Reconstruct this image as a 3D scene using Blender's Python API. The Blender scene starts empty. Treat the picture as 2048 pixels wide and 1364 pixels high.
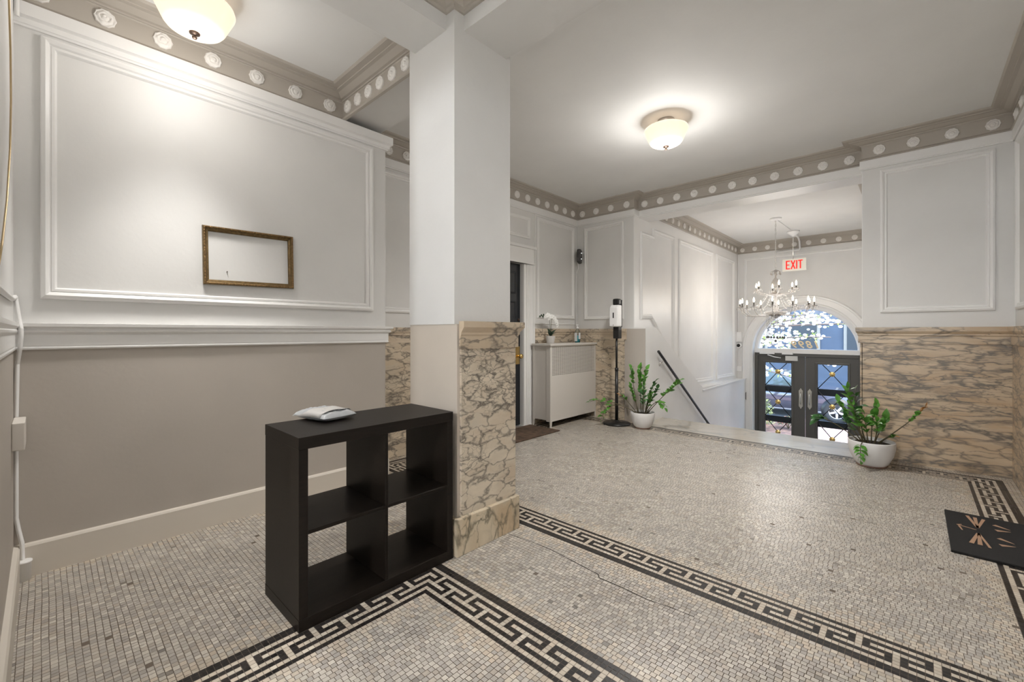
import bpy, bmesh, math, random
from mathutils import Vector, Matrix
random.seed(7)
PI = math.pi
sc = bpy.context.scene
COL = sc.collection

# ------------------------------------------------------------ camera, light, exposure
FPX = 868.0
cam_d = bpy.data.cameras.new('camera'); cam = bpy.data.objects.new('camera', cam_d); COL.objects.link(cam)
cam_d.sensor_width = 36.0; cam_d.sensor_fit = 'HORIZONTAL'
cam_d.lens = FPX * 36.0 / 2048.0
cam_d.shift_y = -18.5 / 2048.0
cam_d.clip_start = 0.02; cam_d.clip_end = 200
cam.location = (0, 0, 1.22)
cam.rotation_euler = (PI / 2, 0, math.radians(42.808 - 90))
sc.camera = cam
sc.view_settings.view_transform = 'Standard'
sc.view_settings.look = 'None'
sc.view_settings.gamma = 1.0
sc.view_settings.use_curve_mapping = False
sc.view_settings.exposure = 1.14
sc.cycles.max_bounces = 14; sc.cycles.diffuse_bounces = 7; sc.cycles.glossy_bounces = 4
sc.cycles.transmission_bounces = 8; sc.cycles.transparent_max_bounces = 16
sc.cycles.caustics_reflective = False; sc.cycles.caustics_refractive = False
sc.cycles.sample_clamp_indirect = 6.0

world = bpy.data.worlds.new('sky'); sc.world = world; world.use_nodes = True
wn = world.node_tree.nodes; wl = world.node_tree.links
bg = wn['Background']
sky = wn.new('ShaderNodeTexSky'); sky.sky_type = 'NISHITA'; sky.sun_disc = False
sky.sun_elevation = math.radians(62); sky.sun_rotation = math.radians(200)
wl.new(sky.outputs['Color'], bg.inputs['Color'])
bg.inputs['Strength'].default_value = 1.15

sun_d = bpy.data.lights.new('sun', 'SUN'); sun_d.energy = 2.6; sun_d.angle = math.radians(0.6)
sun_d.color = (1.0, 0.95, 0.88)
sun = bpy.data.objects.new('sun', sun_d); COL.objects.link(sun)
sun.rotation_euler = Vector((-0.16, 0.36, -0.92)).to_track_quat('-Z', 'Y').to_euler()

portal_d = bpy.data.lights.new('doorway_portal', 'AREA'); portal_d.shape = 'RECTANGLE'; portal_d.size = 2.0; portal_d.size_y = 3.4
portal_d.cycles.is_portal = True
portal = bpy.data.objects.new('doorway_portal', portal_d); COL.objects.link(portal); portal.location = (10.63, 1.60, .25)
portal.rotation_euler = Vector((-1, 0, 0)).to_track_quat('-Z', 'Y').to_euler()

def point(name, loc, power, radius, color, parent=None):
    l = bpy.data.lights.new(name, 'POINT'); l.energy = power; l.shadow_soft_size = radius; l.color = color
    o = bpy.data.objects.new(name, l); COL.objects.link(o); o.location = loc
    if parent: o.parent = parent
    return o

# ------------------------------------------------------------ material helpers
def new_mat(name):
    m = bpy.data.materials.new(name); m.use_nodes = True
    nt = m.node_tree
    return m, nt, nt.nodes['Principled BSDF']

def plain(name, col, rough=0.5, metal=0.0, spec=0.5, var=0.0, vscale=3.0, bump=0.0, bscale=60.0, **kw):
    m, nt, p = new_mat(name)
    p.inputs['Base Color'].default_value = (*col, 1); p.inputs['Roughness'].default_value = rough
    p.inputs['Metallic'].default_value = metal; p.inputs['Specular IOR Level'].default_value = spec
    for k, v in kw.items():
        p.inputs[k].default_value = v
    tc = nt.nodes.new('ShaderNodeTexCoord')
    if var > 0:
        n = nt.nodes.new('ShaderNodeTexNoise'); n.inputs['Scale'].default_value = vscale; n.inputs['Detail'].default_value = 4
        nt.links.new(tc.outputs['Object'], n.inputs['Vector'])
        r = nt.nodes.new('ShaderNodeMapRange'); r.inputs['From Min'].default_value = 0.3; r.inputs['From Max'].default_value = 0.7
        r.inputs['To Min'].default_value = 1 - var; r.inputs['To Max'].default_value = 1 + var
        nt.links.new(n.outputs['Fac'], r.inputs['Value'])
        mx = nt.nodes.new('ShaderNodeVectorMath'); mx.operation = 'SCALE'; mx.inputs[0].default_value = col
        nt.links.new(r.outputs['Result'], mx.inputs['Scale']); nt.links.new(mx.outputs['Vector'], p.inputs['Base Color'])
    if bump > 0:
        n2 = nt.nodes.new('ShaderNodeTexNoise'); n2.inputs['Scale'].default_value = bscale; n2.inputs['Detail'].default_value = 3
        nt.links.new(tc.outputs['Object'], n2.inputs['Vector'])
        b = nt.nodes.new('ShaderNodeBump'); b.inputs['Strength'].default_value = bump; b.inputs['Distance'].default_value = 0.004
        nt.links.new(n2.outputs['Fac'], b.inputs['Height']); nt.links.new(b.outputs['Normal'], p.inputs['Normal'])
    return m

def emis(name, col, strength, base=(0.8, 0.8, 0.8), rough=0.3):
    m, nt, p = new_mat(name)
    p.inputs['Base Color'].default_value = (*base, 1); p.inputs['Roughness'].default_value = rough
    p.inputs['Emission Color'].default_value = (*col, 1); p.inputs['Emission Strength'].default_value = strength
    return m

def ramp(nt, fac, stops):
    r = nt.nodes.new('ShaderNodeValToRGB'); e = r.color_ramp.elements
    while len(e) < len(stops): e.new(0.5)
    for k, (pos, c) in enumerate(stops):
        e[k].position = pos; e[k].color = (*c, 1)
    nt.links.new(fac, r.inputs['Fac'])
    return r.outputs['Color']

def marble(name, scale=(5, 5, 13), light=(0.58, 0.49, 0.37), mid=(0.50, 0.40, 0.29), vein=(0.16, 0.135, 0.11), width=0.07, tilt=0.0, seed=0.0, grey=0.35):
    m, nt, p = new_mat(name); N = nt.nodes.new; L = nt.links.new
    tc = N('ShaderNodeTexCoord'); mp = N('ShaderNodeMapping')
    mp.inputs['Scale'].default_value = scale; mp.inputs['Rotation'].default_value = (tilt, tilt, 0)
    mp.inputs['Location'].default_value = (seed, seed * 1.7, seed * 0.6)
    L(tc.outputs['Object'], mp.inputs['Vector'])
    nz = N('ShaderNodeTexNoise'); nz.inputs['Scale'].default_value = 1.1; nz.inputs['Detail'].default_value = 5
    L(mp.outputs['Vector'], nz.inputs['Vector'])
    sub = N('ShaderNodeVectorMath'); sub.operation = 'SUBTRACT'; sub.inputs[1].default_value = (0.5, 0.5, 0.5)
    L(nz.outputs['Color'], sub.inputs[0])
    scl = N('ShaderNodeVectorMath'); scl.operation = 'SCALE'; scl.inputs['Scale'].default_value = 1.5
    L(sub.outputs['Vector'], scl.inputs[0])
    add = N('ShaderNodeVectorMath'); add.operation = 'ADD'
    L(mp.outputs['Vector'], add.inputs[0]); L(scl.outputs['Vector'], add.inputs[1])
    def math_(op, a_, b_):
        q = N('ShaderNodeMath'); q.operation = op
        for i_, v_ in enumerate((a_, b_)):
            if isinstance(v_, (int, float)): q.inputs[i_].default_value = v_
            else: L(v_, q.inputs[i_])
        return q.outputs[0]
    def noise(sc_, src, det=4):
        q = N('ShaderNodeTexNoise'); q.inputs['Scale'].default_value = sc_; q.inputs['Detail'].default_value = det; L(src, q.inputs['Vector']); return q.outputs['Fac']
    def band(v, a0, a1, t0, t1):
        r = N('ShaderNodeMapRange'); r.inputs['From Min'].default_value = a0; r.inputs['From Max'].default_value = a1
        r.inputs['To Min'].default_value = t0; r.inputs['To Max'].default_value = t1; L(v, r.inputs['Value']); return r.outputs['Result']
    def veins(sc_, w_, src_n):
        v = N('ShaderNodeTexVoronoi'); v.feature = 'DISTANCE_TO_EDGE'; v.inputs['Scale'].default_value = sc_
        L(add.outputs['Vector'], v.inputs['Vector'])
        wn2 = band(noise(src_n, mp.outputs['Vector'], 5), .35, .68, w_ * .15, w_ * 2.6)
        d_ = math_('DIVIDE', v.outputs['Distance'], wn2)
        return band(math_('POWER', band(d_, 0, 1, 1, 0), 1.3), 0, 1, 0, 1)
    big = veins(1.0, width * 1.3, .9); small = veins(2.2, width * 1.6, 1.3)
    patch = band(noise(.45, mp.outputs['Vector'], 4), .44, .58, 0, 1)
    ms = math_('MULTIPLY', small, patch)
    mm_o = math_('MINIMUM', math_('ADD', math_('MULTIPLY', big, .9), math_('MULTIPLY', ms, .8)), 1.0)
    class _O: pass
    mm = _O(); mm.outputs = [mm_o]
    nb = N('ShaderNodeTexNoise'); nb.inputs['Scale'].default_value = 0.7; nb.inputs['Detail'].default_value = 5
    L(add.outputs['Vector'], nb.inputs['Vector'])
    base = ramp(nt, nb.outputs['Fac'], [(0.30, mid), (0.52, light), (0.68, tuple(min(1, c * 1.12) for c in light)), (0.8, (light[0] * 0.8, light[1] * 0.8, light[2] * 0.85))])
    gz = N('ShaderNodeTexNoise'); gz.inputs['Scale'].default_value = 0.35; gz.inputs['Detail'].default_value = 4
    L(add.outputs['Vector'], gz.inputs['Vector'])
    gr = N('ShaderNodeMapRange'); gr.inputs['From Min'].default_value = 0.55; gr.inputs['From Max'].default_value = 0.75; gr.inputs['To Max'].default_value = grey
    L(gz.outputs['Fac'], gr.inputs['Value'])
    mg = N('ShaderNodeMix'); mg.data_type = 'RGBA'; L(gr.outputs['Result'], mg.inputs['Factor']); L(base, mg.inputs['A'])
    mg.inputs['B'].default_value = (0.17, 0.18, 0.17, 1)
    mx = N('ShaderNodeMix'); mx.data_type = 'RGBA'; L(mm.outputs[0], mx.inputs['Factor']); L(mg.outputs['Result'], mx.inputs['A'])
    mx.inputs['B'].default_value = (*vein, 1)
    L(mx.outputs['Result'], p.inputs['Base Color'])
    p.inputs['Roughness'].default_value = 0.32
    return m

def glass_mat(name, tint=(0.95, 0.97, 0.97), rough=0.02, refl=0.6):
    m = bpy.data.materials.new(name); m.use_nodes = True; nt = m.node_tree; nt.nodes.clear(); N = nt.nodes.new; L = nt.links.new
    out = N('ShaderNodeOutputMaterial'); mix = N('ShaderNodeMixShader'); t = N('ShaderNodeBsdfTransparent'); g = N('ShaderNodeBsdfGlossy')
    lw = N('ShaderNodeLayerWeight'); lw.inputs['Blend'].default_value = 0.25
    mul = N('ShaderNodeMath'); mul.operation = 'MULTIPLY'; mul.inputs[1].default_value = refl
    t.inputs['Color'].default_value = (*tint, 1); g.inputs['Roughness'].default_value = rough
    L(lw.outputs['Fresnel'], mul.inputs[0]); L(mul.outputs[0], mix.inputs['Fac']); L(t.outputs[0], mix.inputs[1]); L(g.outputs[0], mix.inputs[2])
    L(mix.outputs[0], out.inputs['Surface'])
    return m

M = {}
M['white'] = plain('white_gloss_paint', (0.79, 0.785, 0.775), 0.38, var=0.02)
M['wall'] = plain('pale_grey_wall_paint', (0.69, 0.685, 0.672), 0.55, var=0.025, bump=0.15, bscale=40)
M['beige'] = plain('beige_wall_paint', (0.46, 0.42, 0.375), 0.50, var=0.04, vscale=2.0, bump=0.15, bscale=40)
M['frieze'] = plain('greige_cornice_paint', (0.44, 0.405, 0.36), 0.5, var=0.02)
M['rosette'] = plain('chalky_white_plaster', (0.83, 0.81, 0.78), 0.7)
M['ceil'] = plain('ceiling_paint', (0.73, 0.73, 0.72), 0.7, var=0.02, bump=0.2, bscale=25)
M['marble'] = marble('breccia_marble')
M['marble_col'] = marble('breccia_marble_column', scale=(7, 7, 14), seed=3.1, light=(0.60, 0.52, 0.41), mid=(0.54, 0.44, 0.33), width=.06)
M['marble_base'] = marble('yellow_marble_base', scale=(8, 8, 4.5), light=(0.58, 0.49, 0.36), mid=(0.50, 0.38, 0.25), vein=(0.17, 0.145, 0.10), width=0.06, tilt=0.6, seed=8.3, grey=0.5)
M['marble_cap'] = marble('cream_marble_cap', scale=(3, 3, 7), light=(0.56, 0.46, 0.34), mid=(0.50, 0.38, 0.26), width=0.03, seed=5.0)
M['marble_dark'] = marble('breccia_marble_long', scale=(3.6, 3.6, 15), light=(0.50, 0.39, 0.27), mid=(0.44, 0.31, 0.19), width=0.085, seed=1.4)
M['threshold'] = marble('white_marble_slab', scale=(2.5, 1.2, 3), light=(0.50, 0.46, 0.40), mid=(0.44, 0.40, 0.34), vein=(0.35, 0.35, 0.33), width=0.03, seed=2.0, grey=0.2)
M['threshold'].node_tree.nodes['Principled BSDF'].inputs['Roughness'].default_value = 0.16
M['black'] = plain('black_plastic', (0.012, 0.012, 0.012), 0.35)
M['blackmetal'] = plain('black_metal', (0.015, 0.014, 0.014), 0.3, metal=0.4)
M['plastic_white'] = plain('white_plastic', (0.82, 0.82, 0.82), 0.3)
M['chrome'] = plain('chrome', (0.75, 0.74, 0.72), 0.15, metal=1.0)
M['brass'] = plain('polished_brass', (0.80, 0.56, 0.22), 0.22, metal=1.0)
M['bronze'] = plain('dark_bronze', (0.09, 0.06, 0.045), 0.35, metal=0.8)
M['grout'] = plain('dark_grout', (0.15, 0.12, 0.095), 0.9, var=0.15, vscale=20)

# ------------------------------------------------------------ mesh helpers
class MB:
    """collects geometry; build() links it as ONE mesh object"""
    def __init__(s): s.v = []; s.f = []; s.m = []; s.sm = []
    def add(s, vs, fs, mi=0, smooth=False):
        b = len(s.v); s.v += [tuple(p) for p in vs]
        for f in fs:
            s.f.append([b + i for i in f]); s.m.append(mi); s.sm.append(smooth)
        return s
    def box(s, x0, x1, y0, y1, z0, z1, mi=0):
        vs = [(x0, y0, z0), (x1, y0, z0), (x1, y1, z0), (x0, y1, z0), (x0, y0, z1), (x1, y0, z1), (x1, y1, z1), (x0, y1, z1)]
        return s.add(vs, [(3, 2, 1, 0), (4, 5, 6, 7), (0, 1, 5, 4), (1, 2, 6, 5), (2, 3, 7, 6), (3, 0, 4, 7)], mi)
    def prism(s, poly, axis, a, b, mi=0):
        """poly in the two other axes, extruded along axis from a to b"""
        n = len(poly)
        def P(q, t):
            if axis == 'x': return (t, q[0], q[1])
            if axis == 'y': return (q[0], t, q[1])
            return (q[0], q[1], t)
        vs = [P(q, a) for q in poly] + [P(q, b) for q in poly]
        fs = [tuple(range(n))[::-1], tuple(range(n, 2 * n))] + [(i, (i + 1) % n, n + (i + 1) % n, n + i) for i in range(n)]
        return s.add(vs, fs, mi)
    def lathe(s, prof, c=(0, 0, 0), n=24, mi=0, smooth=True, close=False):
        vs = []; fs = []
        for r, z in prof:
            for k in range(n):
                a = 2 * PI * k / n; vs.append((c[0] + r * math.cos(a), c[1] + r * math.sin(a), c[2] + z))
        m = len(prof)
        for j in range(m - 1 + (1 if close else 0)):
            for k in range(n):
                a = j * n + k; b = j * n + (k + 1) % n; j2 = (j + 1) % m
                fs.append((a, b, j2 * n + (k + 1) % n, j2 * n + k))
        if not close:
            if prof[0][0] > 1e-4: fs.append(tuple(range(n))[::-1])
            if prof[-1][0] > 1e-4: fs.append(tuple((m - 1) * n + k for k in range(n)))
        return s.add(vs, fs, mi, smooth)
    def tube(s, pts, r, n=8, mi=0, caps=True):
        pts = [Vector(p) for p in pts]; rs = r if isinstance(r, (list, tuple)) else [r] * len(pts)
        vs = []; fs = []; up = None
        for i, p in enumerate(pts):
            d = (pts[min(i + 1, len(pts) - 1)] - pts[max(i - 1, 0)]).normalized()
            if up is None:
                up = Vector((0, 0, 1)) if abs(d.z) < 0.9 else Vector((1, 0, 0))
            a = d.cross(up)
            if a.length < 1e-5: a = d.cross(Vector((0, 1, 0.01)))
            a.normalize(); b = a.cross(d).normalized(); up = b
            for k in range(n):
                t = 2 * PI * k / n; vs.append(p + (a * math.cos(t) + b * math.sin(t)) * rs[i])
        for i in range(len(pts) - 1):
            for k in range(n):
                fs.append((i * n + k, i * n + (k + 1) % n, (i + 1) * n + (k + 1) % n, (i + 1) * n + k))
        if caps:
            fs.append(tuple(range(n))[::-1]); fs.append(tuple((len(pts) - 1) * n + k for k in range(n)))
        return s.add(vs, fs, mi, True)
    def ball(s, c, r, n=10, mi=0, sz=1.0):
        prof = [(max(1e-5, r * math.sin(PI * i / n)), -r * sz * math.cos(PI * i / n)) for i in range(n + 1)]
        return s.lathe(prof, c, n + 2, mi)
    def xform(s, mat, start=0):
        for i in range(start, len(s.v)):
            s.v[i] = tuple(mat @ Vector(s.v[i]))
        return s
    def build(s, name, mats, parent=None, bevel=0.0, seg=2, auto=False, loc=None):
        me = bpy.data.meshes.new(name); me.from_pydata(s.v, [], s.f)
        if not isinstance(mats, (list, tuple)): mats = [mats]
        for m in mats: me.materials.append(M[m] if isinstance(m, str) else m)
        me.polygons.foreach_set('material_index', s.m); me.polygons.foreach_set('use_smooth', s.sm)
        me.update()
        bm = bmesh.new(); bm.from_mesh(me); bmesh.ops.recalc_face_normals(bm, faces=bm.faces)
        bm.to_mesh(me); bm.free()
        o = bpy.data.objects.new(name, me); COL.objects.link(o)
        if parent: o.parent = parent
        if loc: o.location = loc
        if bevel > 0:
            b = o.modifiers.new('bevel', 'BEVEL'); b.width = bevel; b.segments = seg; b.limit_method = 'ANGLE'; b.angle_limit = math.radians(40)
        return o

def tag(o, label=None, cat=None, group=None, kind=None):
    if label: o['label'] = label
    if cat: o['category'] = cat
    if group: o['group'] = group
    if kind: o['kind'] = kind
    return o
def struct(o, label, cat): return tag(o, label, cat, kind='structure')
def empty(name, loc=(0, 0, 0), rz=0.0):
    o = bpy.data.objects.new(name, None); COL.objects.link(o); o.location = loc; o.rotation_euler = (0, 0, rz)
    o.empty_display_size = 0.1
    return o

def sweep(mb, path, prof, closed=False, mi=0):
    """path: wall line in plan, room on its LEFT; prof: closed list of (offset into room, z)"""
    n = len(path); P = [Vector(p) for p in path]; cols = []
    for i in range(n):
        if closed or 0 < i < n - 1:
            d0 = (P[i] - P[(i - 1) % n]).normalized(); d1 = (P[(i + 1) % n] - P[i]).normalized()
        elif i == 0: d0 = d1 = (P[1] - P[0]).normalized()
        else: d0 = d1 = (P[-1] - P[-2]).normalized()
        n0 = Vector((-d0.y, d0.x)); n1 = Vector((-d1.y, d1.x)); m = (n0 + n1); m = m / max(1e-6, m.dot(n1)) if m.length > 1e-6 else n0
        cols.append(m)
    k = len(prof); vs = []
    for i in range(n):
        for (o, z) in prof:
            q = P[i] + cols[i] * o; vs.append((q.x, q.y, z))
    fs = []
    for i in range(n if closed else n - 1):
        j = (i + 1) % n
        for t in range(k):
            t2 = (t + 1) % k; fs.append((i * k + t, j * k + t, j * k + t2, i * k + t2))
    if not closed:
        fs.append(tuple(range(k))); fs.append(tuple((n - 1) * k + t for t in range(k))[::-1])
    mb.add(vs, fs, mi)

def frame(mb, poly, to3, prof, mi=0, closed=True):
    """moulding round a polygon (ccw) drawn in a wall plane; prof: (inset, height) ; to3(u,v,h)->xyz"""
    n = len(poly); P = [Vector(p) for p in poly]; k = len(prof); vs = []
    for i in range(n):
        if closed or 0 < i < n - 1:
            d0 = (P[i] - P[i - 1]).normalized(); d1 = (P[(i + 1) % n] - P[i]).normalized()
        elif i == 0: d0 = d1 = (P[1] - P[0]).normalized()
        else: d0 = d1 = (P[-1] - P[-2]).normalized()
        n0 = Vector((-d0.y, d0.x)); n1 = Vector((-d1.y, d1.x)); m = n0 + n1; m = m / max(0.2, m.dot(n1))
        for (ins, h) in prof:
            q = P[i] + m * ins; vs.append(to3(q.x, q.y, h))
    fs = []
    for i in range(n if closed else n - 1):
        j = (i + 1) % n
        for t in range(k - 1):
            fs.append((i * k + t, j * k + t, j * k + t + 1, i * k + t + 1))
    mb.add(vs, fs, mi)
def rect(u0, u1, v0, v1): return [(u0, v0), (u1, v0), (u1, v1), (u0, v1)]
MOULD = [(0, 0), (0, .012), (.004, .020), (.018, .026), (.030, .020), (.036, .010), (.040, .014), (.050, .014), (.055, .006), (.058, 0)]
def mprof(w, h): return [(a * w / .058, b * h / .026) for a, b in MOULD]

def rosette_mesh():
    mb = MB(); r = 0.045
    prof = [(r, 0), (r, .009), (r * .92, .014), (r * .82, .006), (r * .74, .006), (r * .66, .017), (r * .52, .018), (r * .44, .008), (r * .36, .010), (r * .28, .022), (r * .12, .024), (1e-4, .020)]
    n = 30; vs = []; fs = []
    for j, (q, h) in enumerate(prof):
        for k in range(n):
            a = 2 * PI * k / n
            w = 1 + (0.05 * math.cos(10 * a) if j < 4 else 0.10 * math.cos(5 * a + j * .8) * (1 if j < 9 else 0))
            vs.append((q * w * math.cos(a), -h, q * w * math.sin(a)))
    for j in range(len(prof) - 1):
        for k in range(n):
            fs.append((j * n + k, j * n + (k + 1) % n, (j + 1) * n + (k + 1) % n, (j + 1) * n + k))
    mb.add(vs, fs, 0, True)
    me = bpy.data.meshes.new('rosette'); me.from_pydata(mb.v, [], mb.f); me.materials.append(M['rosette'])
    me.polygons.foreach_set('use_smooth', [True] * len(mb.f)); return me
ROS = rosette_mesh()
def rosettes(parent, pts, rz):
    for p in pts:
        o = bpy.data.objects.new('rosette', ROS); COL.objects.link(o); o.parent = parent
        o.location = p; o.rotation_euler = (0, 0, rz)

# ------------------------------------------------------------ floor: mosaic of single stone tiles
TV = []; TF = []; TC = []
def tile(x0, x1, y0, y1, c, g=0.0007, jit=0.0009):
    if x1 - x0 < .005 or y1 - y0 < .005: return
    b = len(TV); r = random.uniform; tz = r(-.00012, .00012)
    TV.append((x0 + g + r(0, jit), y0 + g + r(0, jit), tz + r(-.00006, .00006))); TV.append((x1 - g - r(0, jit), y0 + g + r(0, jit), tz + r(-.00006, .00006)))
    TV.append((x1 - g - r(0, jit), y1 - g - r(0, jit), tz + r(-.00006, .00006))); TV.append((x0 + g + r(0, jit), y1 - g - r(0, jit), tz))
    TF.append((b, b + 1, b + 2, b + 3)); TC.append(c)
def shade(c, s): return (c[0] * s, c[1] * s, c[2] * s)
GREYS = [(.50, .46, .41), (.56, .515, .455), (.46, .425, .385), (.53, .49, .43), (.43, .395, .355), (.60, .555, .485), (.50, .445, .38)]
CREAM = [(.63, .55, .45), (.60, .51, .41), (.66, .59, .49), (.56, .49, .40)]
def field_col(near):
    if random.random() < near * .8: return shade(random.choice(CREAM), random.uniform(.9, 1.05))
    c = shade(random.choice(GREYS), random.uniform(.9, 1.1))
    if random.random() < .006: c = shade(c, .55)
    return c
def band_col(): return shade(random.choice(CREAM), random.uniform(.92, 1.08))
def black_col(): return shade((.022, .019, .018), random.uniform(.7, 1.6))
def key(q, s):
    s %= 10
    return (q == 0 and s != 9) or (q == 1 and s in (0, 8)) or (q == 2 and s not in (4, 9)) or (q == 3 and s in (3, 5)) or (q == 4 and s != 4)
def ring(x0, x1, y0, y1, w=.021, s=.0224, phase=(0, 0)):
    def lines(a, b):
        n = round((b - a - 20 * w) / s); st = (b - a - 20 * w) / n
        return [a + w * i for i in range(10)] + [a + 10 * w + st * i for i in range(n)] + [b - w * (10 - i) for i in range(11)]
    X = lines(x0, x1); Y = lines(y0, y1); nx = len(X) - 1; ny = len(Y) - 1
    for i in range(nx):
        for j in range(ny):
            dx = min(i, nx - 1 - i); dy = min(j, ny - 1 - j); d = min(dx, dy)
            if d > 9: continue
            along = (ny - 1 - j + phase[1]) if dx <= dy else (i + phase[0])
            k = d in (0, 1, 9) or (3 <= d <= 7 and key(7 - d, along))
            tile(X[i], X[i + 1], Y[j], Y[j + 1], black_col() if k else band_col(), jit=.0005)
def field(x0, x1, y0, y1, along='y', t=.0215, edge=True):
    """courses laid along one axis, joints staggered"""
    if x1 - x0 < .01 or y1 - y0 < .01: return
    a0, a1, b0, b1 = (x0, x1, y0, y1) if along == 'y' else (y0, y1, x0, x1)
    nr = max(1, round((a1 - a0) / t)); w = (a1 - a0) / nr
    ph = random.uniform(0, 10)
    for r in range(nr):
        p = b0; q = b0 + t * ((.5 if r % 2 else 1.0) + random.uniform(-.12, .12))
        while p < b1 - .004:
            q = min(q, b1)
            if b1 - q < .007: q = b1
            wob = .0012 * math.sin(p * 9 + r * .4 + ph)
            u0 = a0 + r * w + (wob if r else 0); u1 = a0 + (r + 1) * w + (wob if r < nr - 1 else 0)
            de = min(r, nr - 1 - r) * w; de = min(de, p - b0, b1 - q)
            near = max(0, 1 - de / .12) if edge else 0
            c = field_col(near)
            if random.random() > .0015:
                if along == 'y': tile(u0, u1, p, q, c)
                else: tile(p, q, u0, u1, c)
            p = q; q = p + t * random.choice((1.0, 1.0, 1.08, .92, 1.2)) * random.uniform(.94, 1.06)
A0, A1, B0, B1 = -.848, 1.42, -.488, 1.885      # key border of the near bay
C0, C1, D0, D1 = 2.06, 5.33, -.53, 3.62         # key border of the large bay
ring(A0, A1, B0, B1, phase=(3, 6)); ring(C0, C1, D0, D1, phase=(0, 4))
field(A0 + .21, A1 - .21, B0 + .21, B1 - .21, 'x')
field(C0 + .21, C1 - .21, D0 + .21, D1 - .21, 'y', t=.0205)
field(-1.0, A0, -.616, 3.256, 'y'); field(A0, A1, -.616, B0, 'x'); field(A0, A1, B1, 3.256, 'y')
field(A1, C0, -.616, 3.256, 'y')
field(A1 + .54, C0, 3.256, 3.72, 'y')
field(C0, C1, -.616, D0, 'x'); field(C0, C1, D1, 3.72, 'x')
field(C1, 5.47, -.616, .39, 'y'); field(C1, 5.47, 2.63, 3.72, 'y')
me = bpy.data.meshes.new('mosaic'); me.from_pydata(TV, [], TF)
ca = me.color_attributes.new('tile', 'FLOAT_COLOR', 'CORNER')
buf = []
for c in TC: buf += [c[0], c[1], c[2], 1.0] * 4
ca.data.foreach_set('color', buf)
m, nt, p = new_mat('mosaic_stone')
at = nt.nodes.new('ShaderNodeAttribute'); at.attribute_name = 'tile'
nz = nt.nodes.new('ShaderNodeTexNoise'); nz.inputs['Scale'].default_value = 90; tcn = nt.nodes.new('ShaderNodeTexCoord')
nt.links.new(tcn.outputs['Object'], nz.inputs['Vector'])
mr = nt.nodes.new('ShaderNodeMapRange'); mr.inputs['To Min'].default_value = .78; mr.inputs['To Max'].default_value = 1.0
nt.links.new(nz.outputs['Fac'], mr.inputs['Value'])
vm = nt.nodes.new('ShaderNodeVectorMath'); vm.operation = 'SCALE'
nt.links.new(at.outputs['Color'], vm.inputs[0]); nt.links.new(mr.outputs['Result'], vm.inputs['Scale'])
nt.links.new(vm.outputs['Vector'], p.inputs['Base Color'])
nr = nt.nodes.new('ShaderNodeTexNoise'); nr.inputs['Scale'].default_value = 1.6; nr.inputs['Detail'].default_value = 5
nt.links.new(tcn.outputs['Object'], nr.inputs['Vector'])
rr = nt.nodes.new('ShaderNodeMapRange'); rr.inputs['From Min'].default_value = .3; rr.inputs['From Max'].default_value = .7
rr.inputs['To Min'].default_value = .20; rr.inputs['To Max'].default_value = .38
p.inputs['Specular IOR Level'].default_value = .38
nt.links.new(nr.outputs['Fac'], rr.inputs['Value']); nt.links.new(rr.outputs['Result'], p.inputs['Roughness'])
M['mosaic'] = m; me.materials.append(m)
fl = MB(); fl.box(-1.15, 5.98, -.8, 3.9, -.15, -.0012)
floor = fl.build('floor', 'grout'); struct(floor, 'stone mosaic floor with black Greek key borders', 'floor')
mo = bpy.data.objects.new('mosaic', me); COL.objects.link(mo); mo.parent = floor
ck = MB(); cp = [(1.905, 1.80), (1.920, 1.698), (1.930, 1.5), (1.916, 1.352), (1.903, 1.25), (1.896, 1.167), (1.872, 1.145), (1.876, 1.02), (1.868, .90), (1.884, .79), (1.893, .691)]
wv = []
for i, (x, y) in enumerate(cp):
    w = .0014 + .0016 * math.sin(PI * i / (len(cp) - 1)); wv += [(x - w, y, .0006), (x + w, y, .0006)]
ck.add(wv, [(2 * i, 2 * i + 1, 2 * i + 3, 2 * i + 2) for i in range(len(cp) - 1)])
ck.build('crack', plain('crack_dirt', (.02, .017, .015), .9), floor)
th = MB(); th.box(5.335, 5.99, .39, 2.63, -.03, .0008)
struct(th.build('trim_9', 'threshold'), 'pale marble landing slab at the head of the stairs', 'threshold')

# ------------------------------------------------------------ walls
w = MB()   # thick partition on the left carrying the panel
w.box(-.1, 1.60, 3.255, 3.72, 1.20, 3.3, 0); w.box(1.60, 1.95, 3.255, 3.72, 1.20, 2.77, 0)
w.box(-.1, 1.95, 3.255, 3.72, 0, 1.20, 1)
struct(w.build('wall_left', ['wall', 'beige']), 'thick left partition wall, grey above and beige below the rail', 'wall')
w = MB()
w.box(-1.15, -.1, 1.6, 3.72, 1.20, 3.3, 0); w.box(-1.15, -.1, 1.6, 3.72, 0, 1.20, 1)
w.box(-1.15, -1.0, -.8, -.50, 0, 3.3, 0); w.box(-1.15, -1.0, -.50, 1.6, 2.55, 3.3, 0)
struct(w.build('wall_end', ['wall', 'beige']), 'end wall meeting the left partition in the near left corner', 'wall')
w = MB()
w.box(-.1, 3.32, 3.72, 3.95, 0, 3.3, 0); w.box(4.22, 5.9, 3.72, 3.95, 0, 3.3, 0); w.box(3.32, 4.22, 3.72, 3.95, 2.10, 3.3, 0)
struct(w.build('wall_back', ['wall']), 'back wall behind the radiator cover with black door', 'wall')
w = MB()
w.box(-1.15, 5.46, -.8, -.616, 0, 3.3, 0)
struct(w.build('wall_right', ['wall']), 'right hand wall at the far edge of the room', 'wall')
w = MB()
w.box(5.46, 5.90, 2.80, 3.72, 0, 3.3, 0); w.box(5.46, 5.90, -.8, .37, 0, 3.3, 0); w.box(5.60, 5.90, .37, 2.80, 2.80, 3.3, 0)
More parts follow.
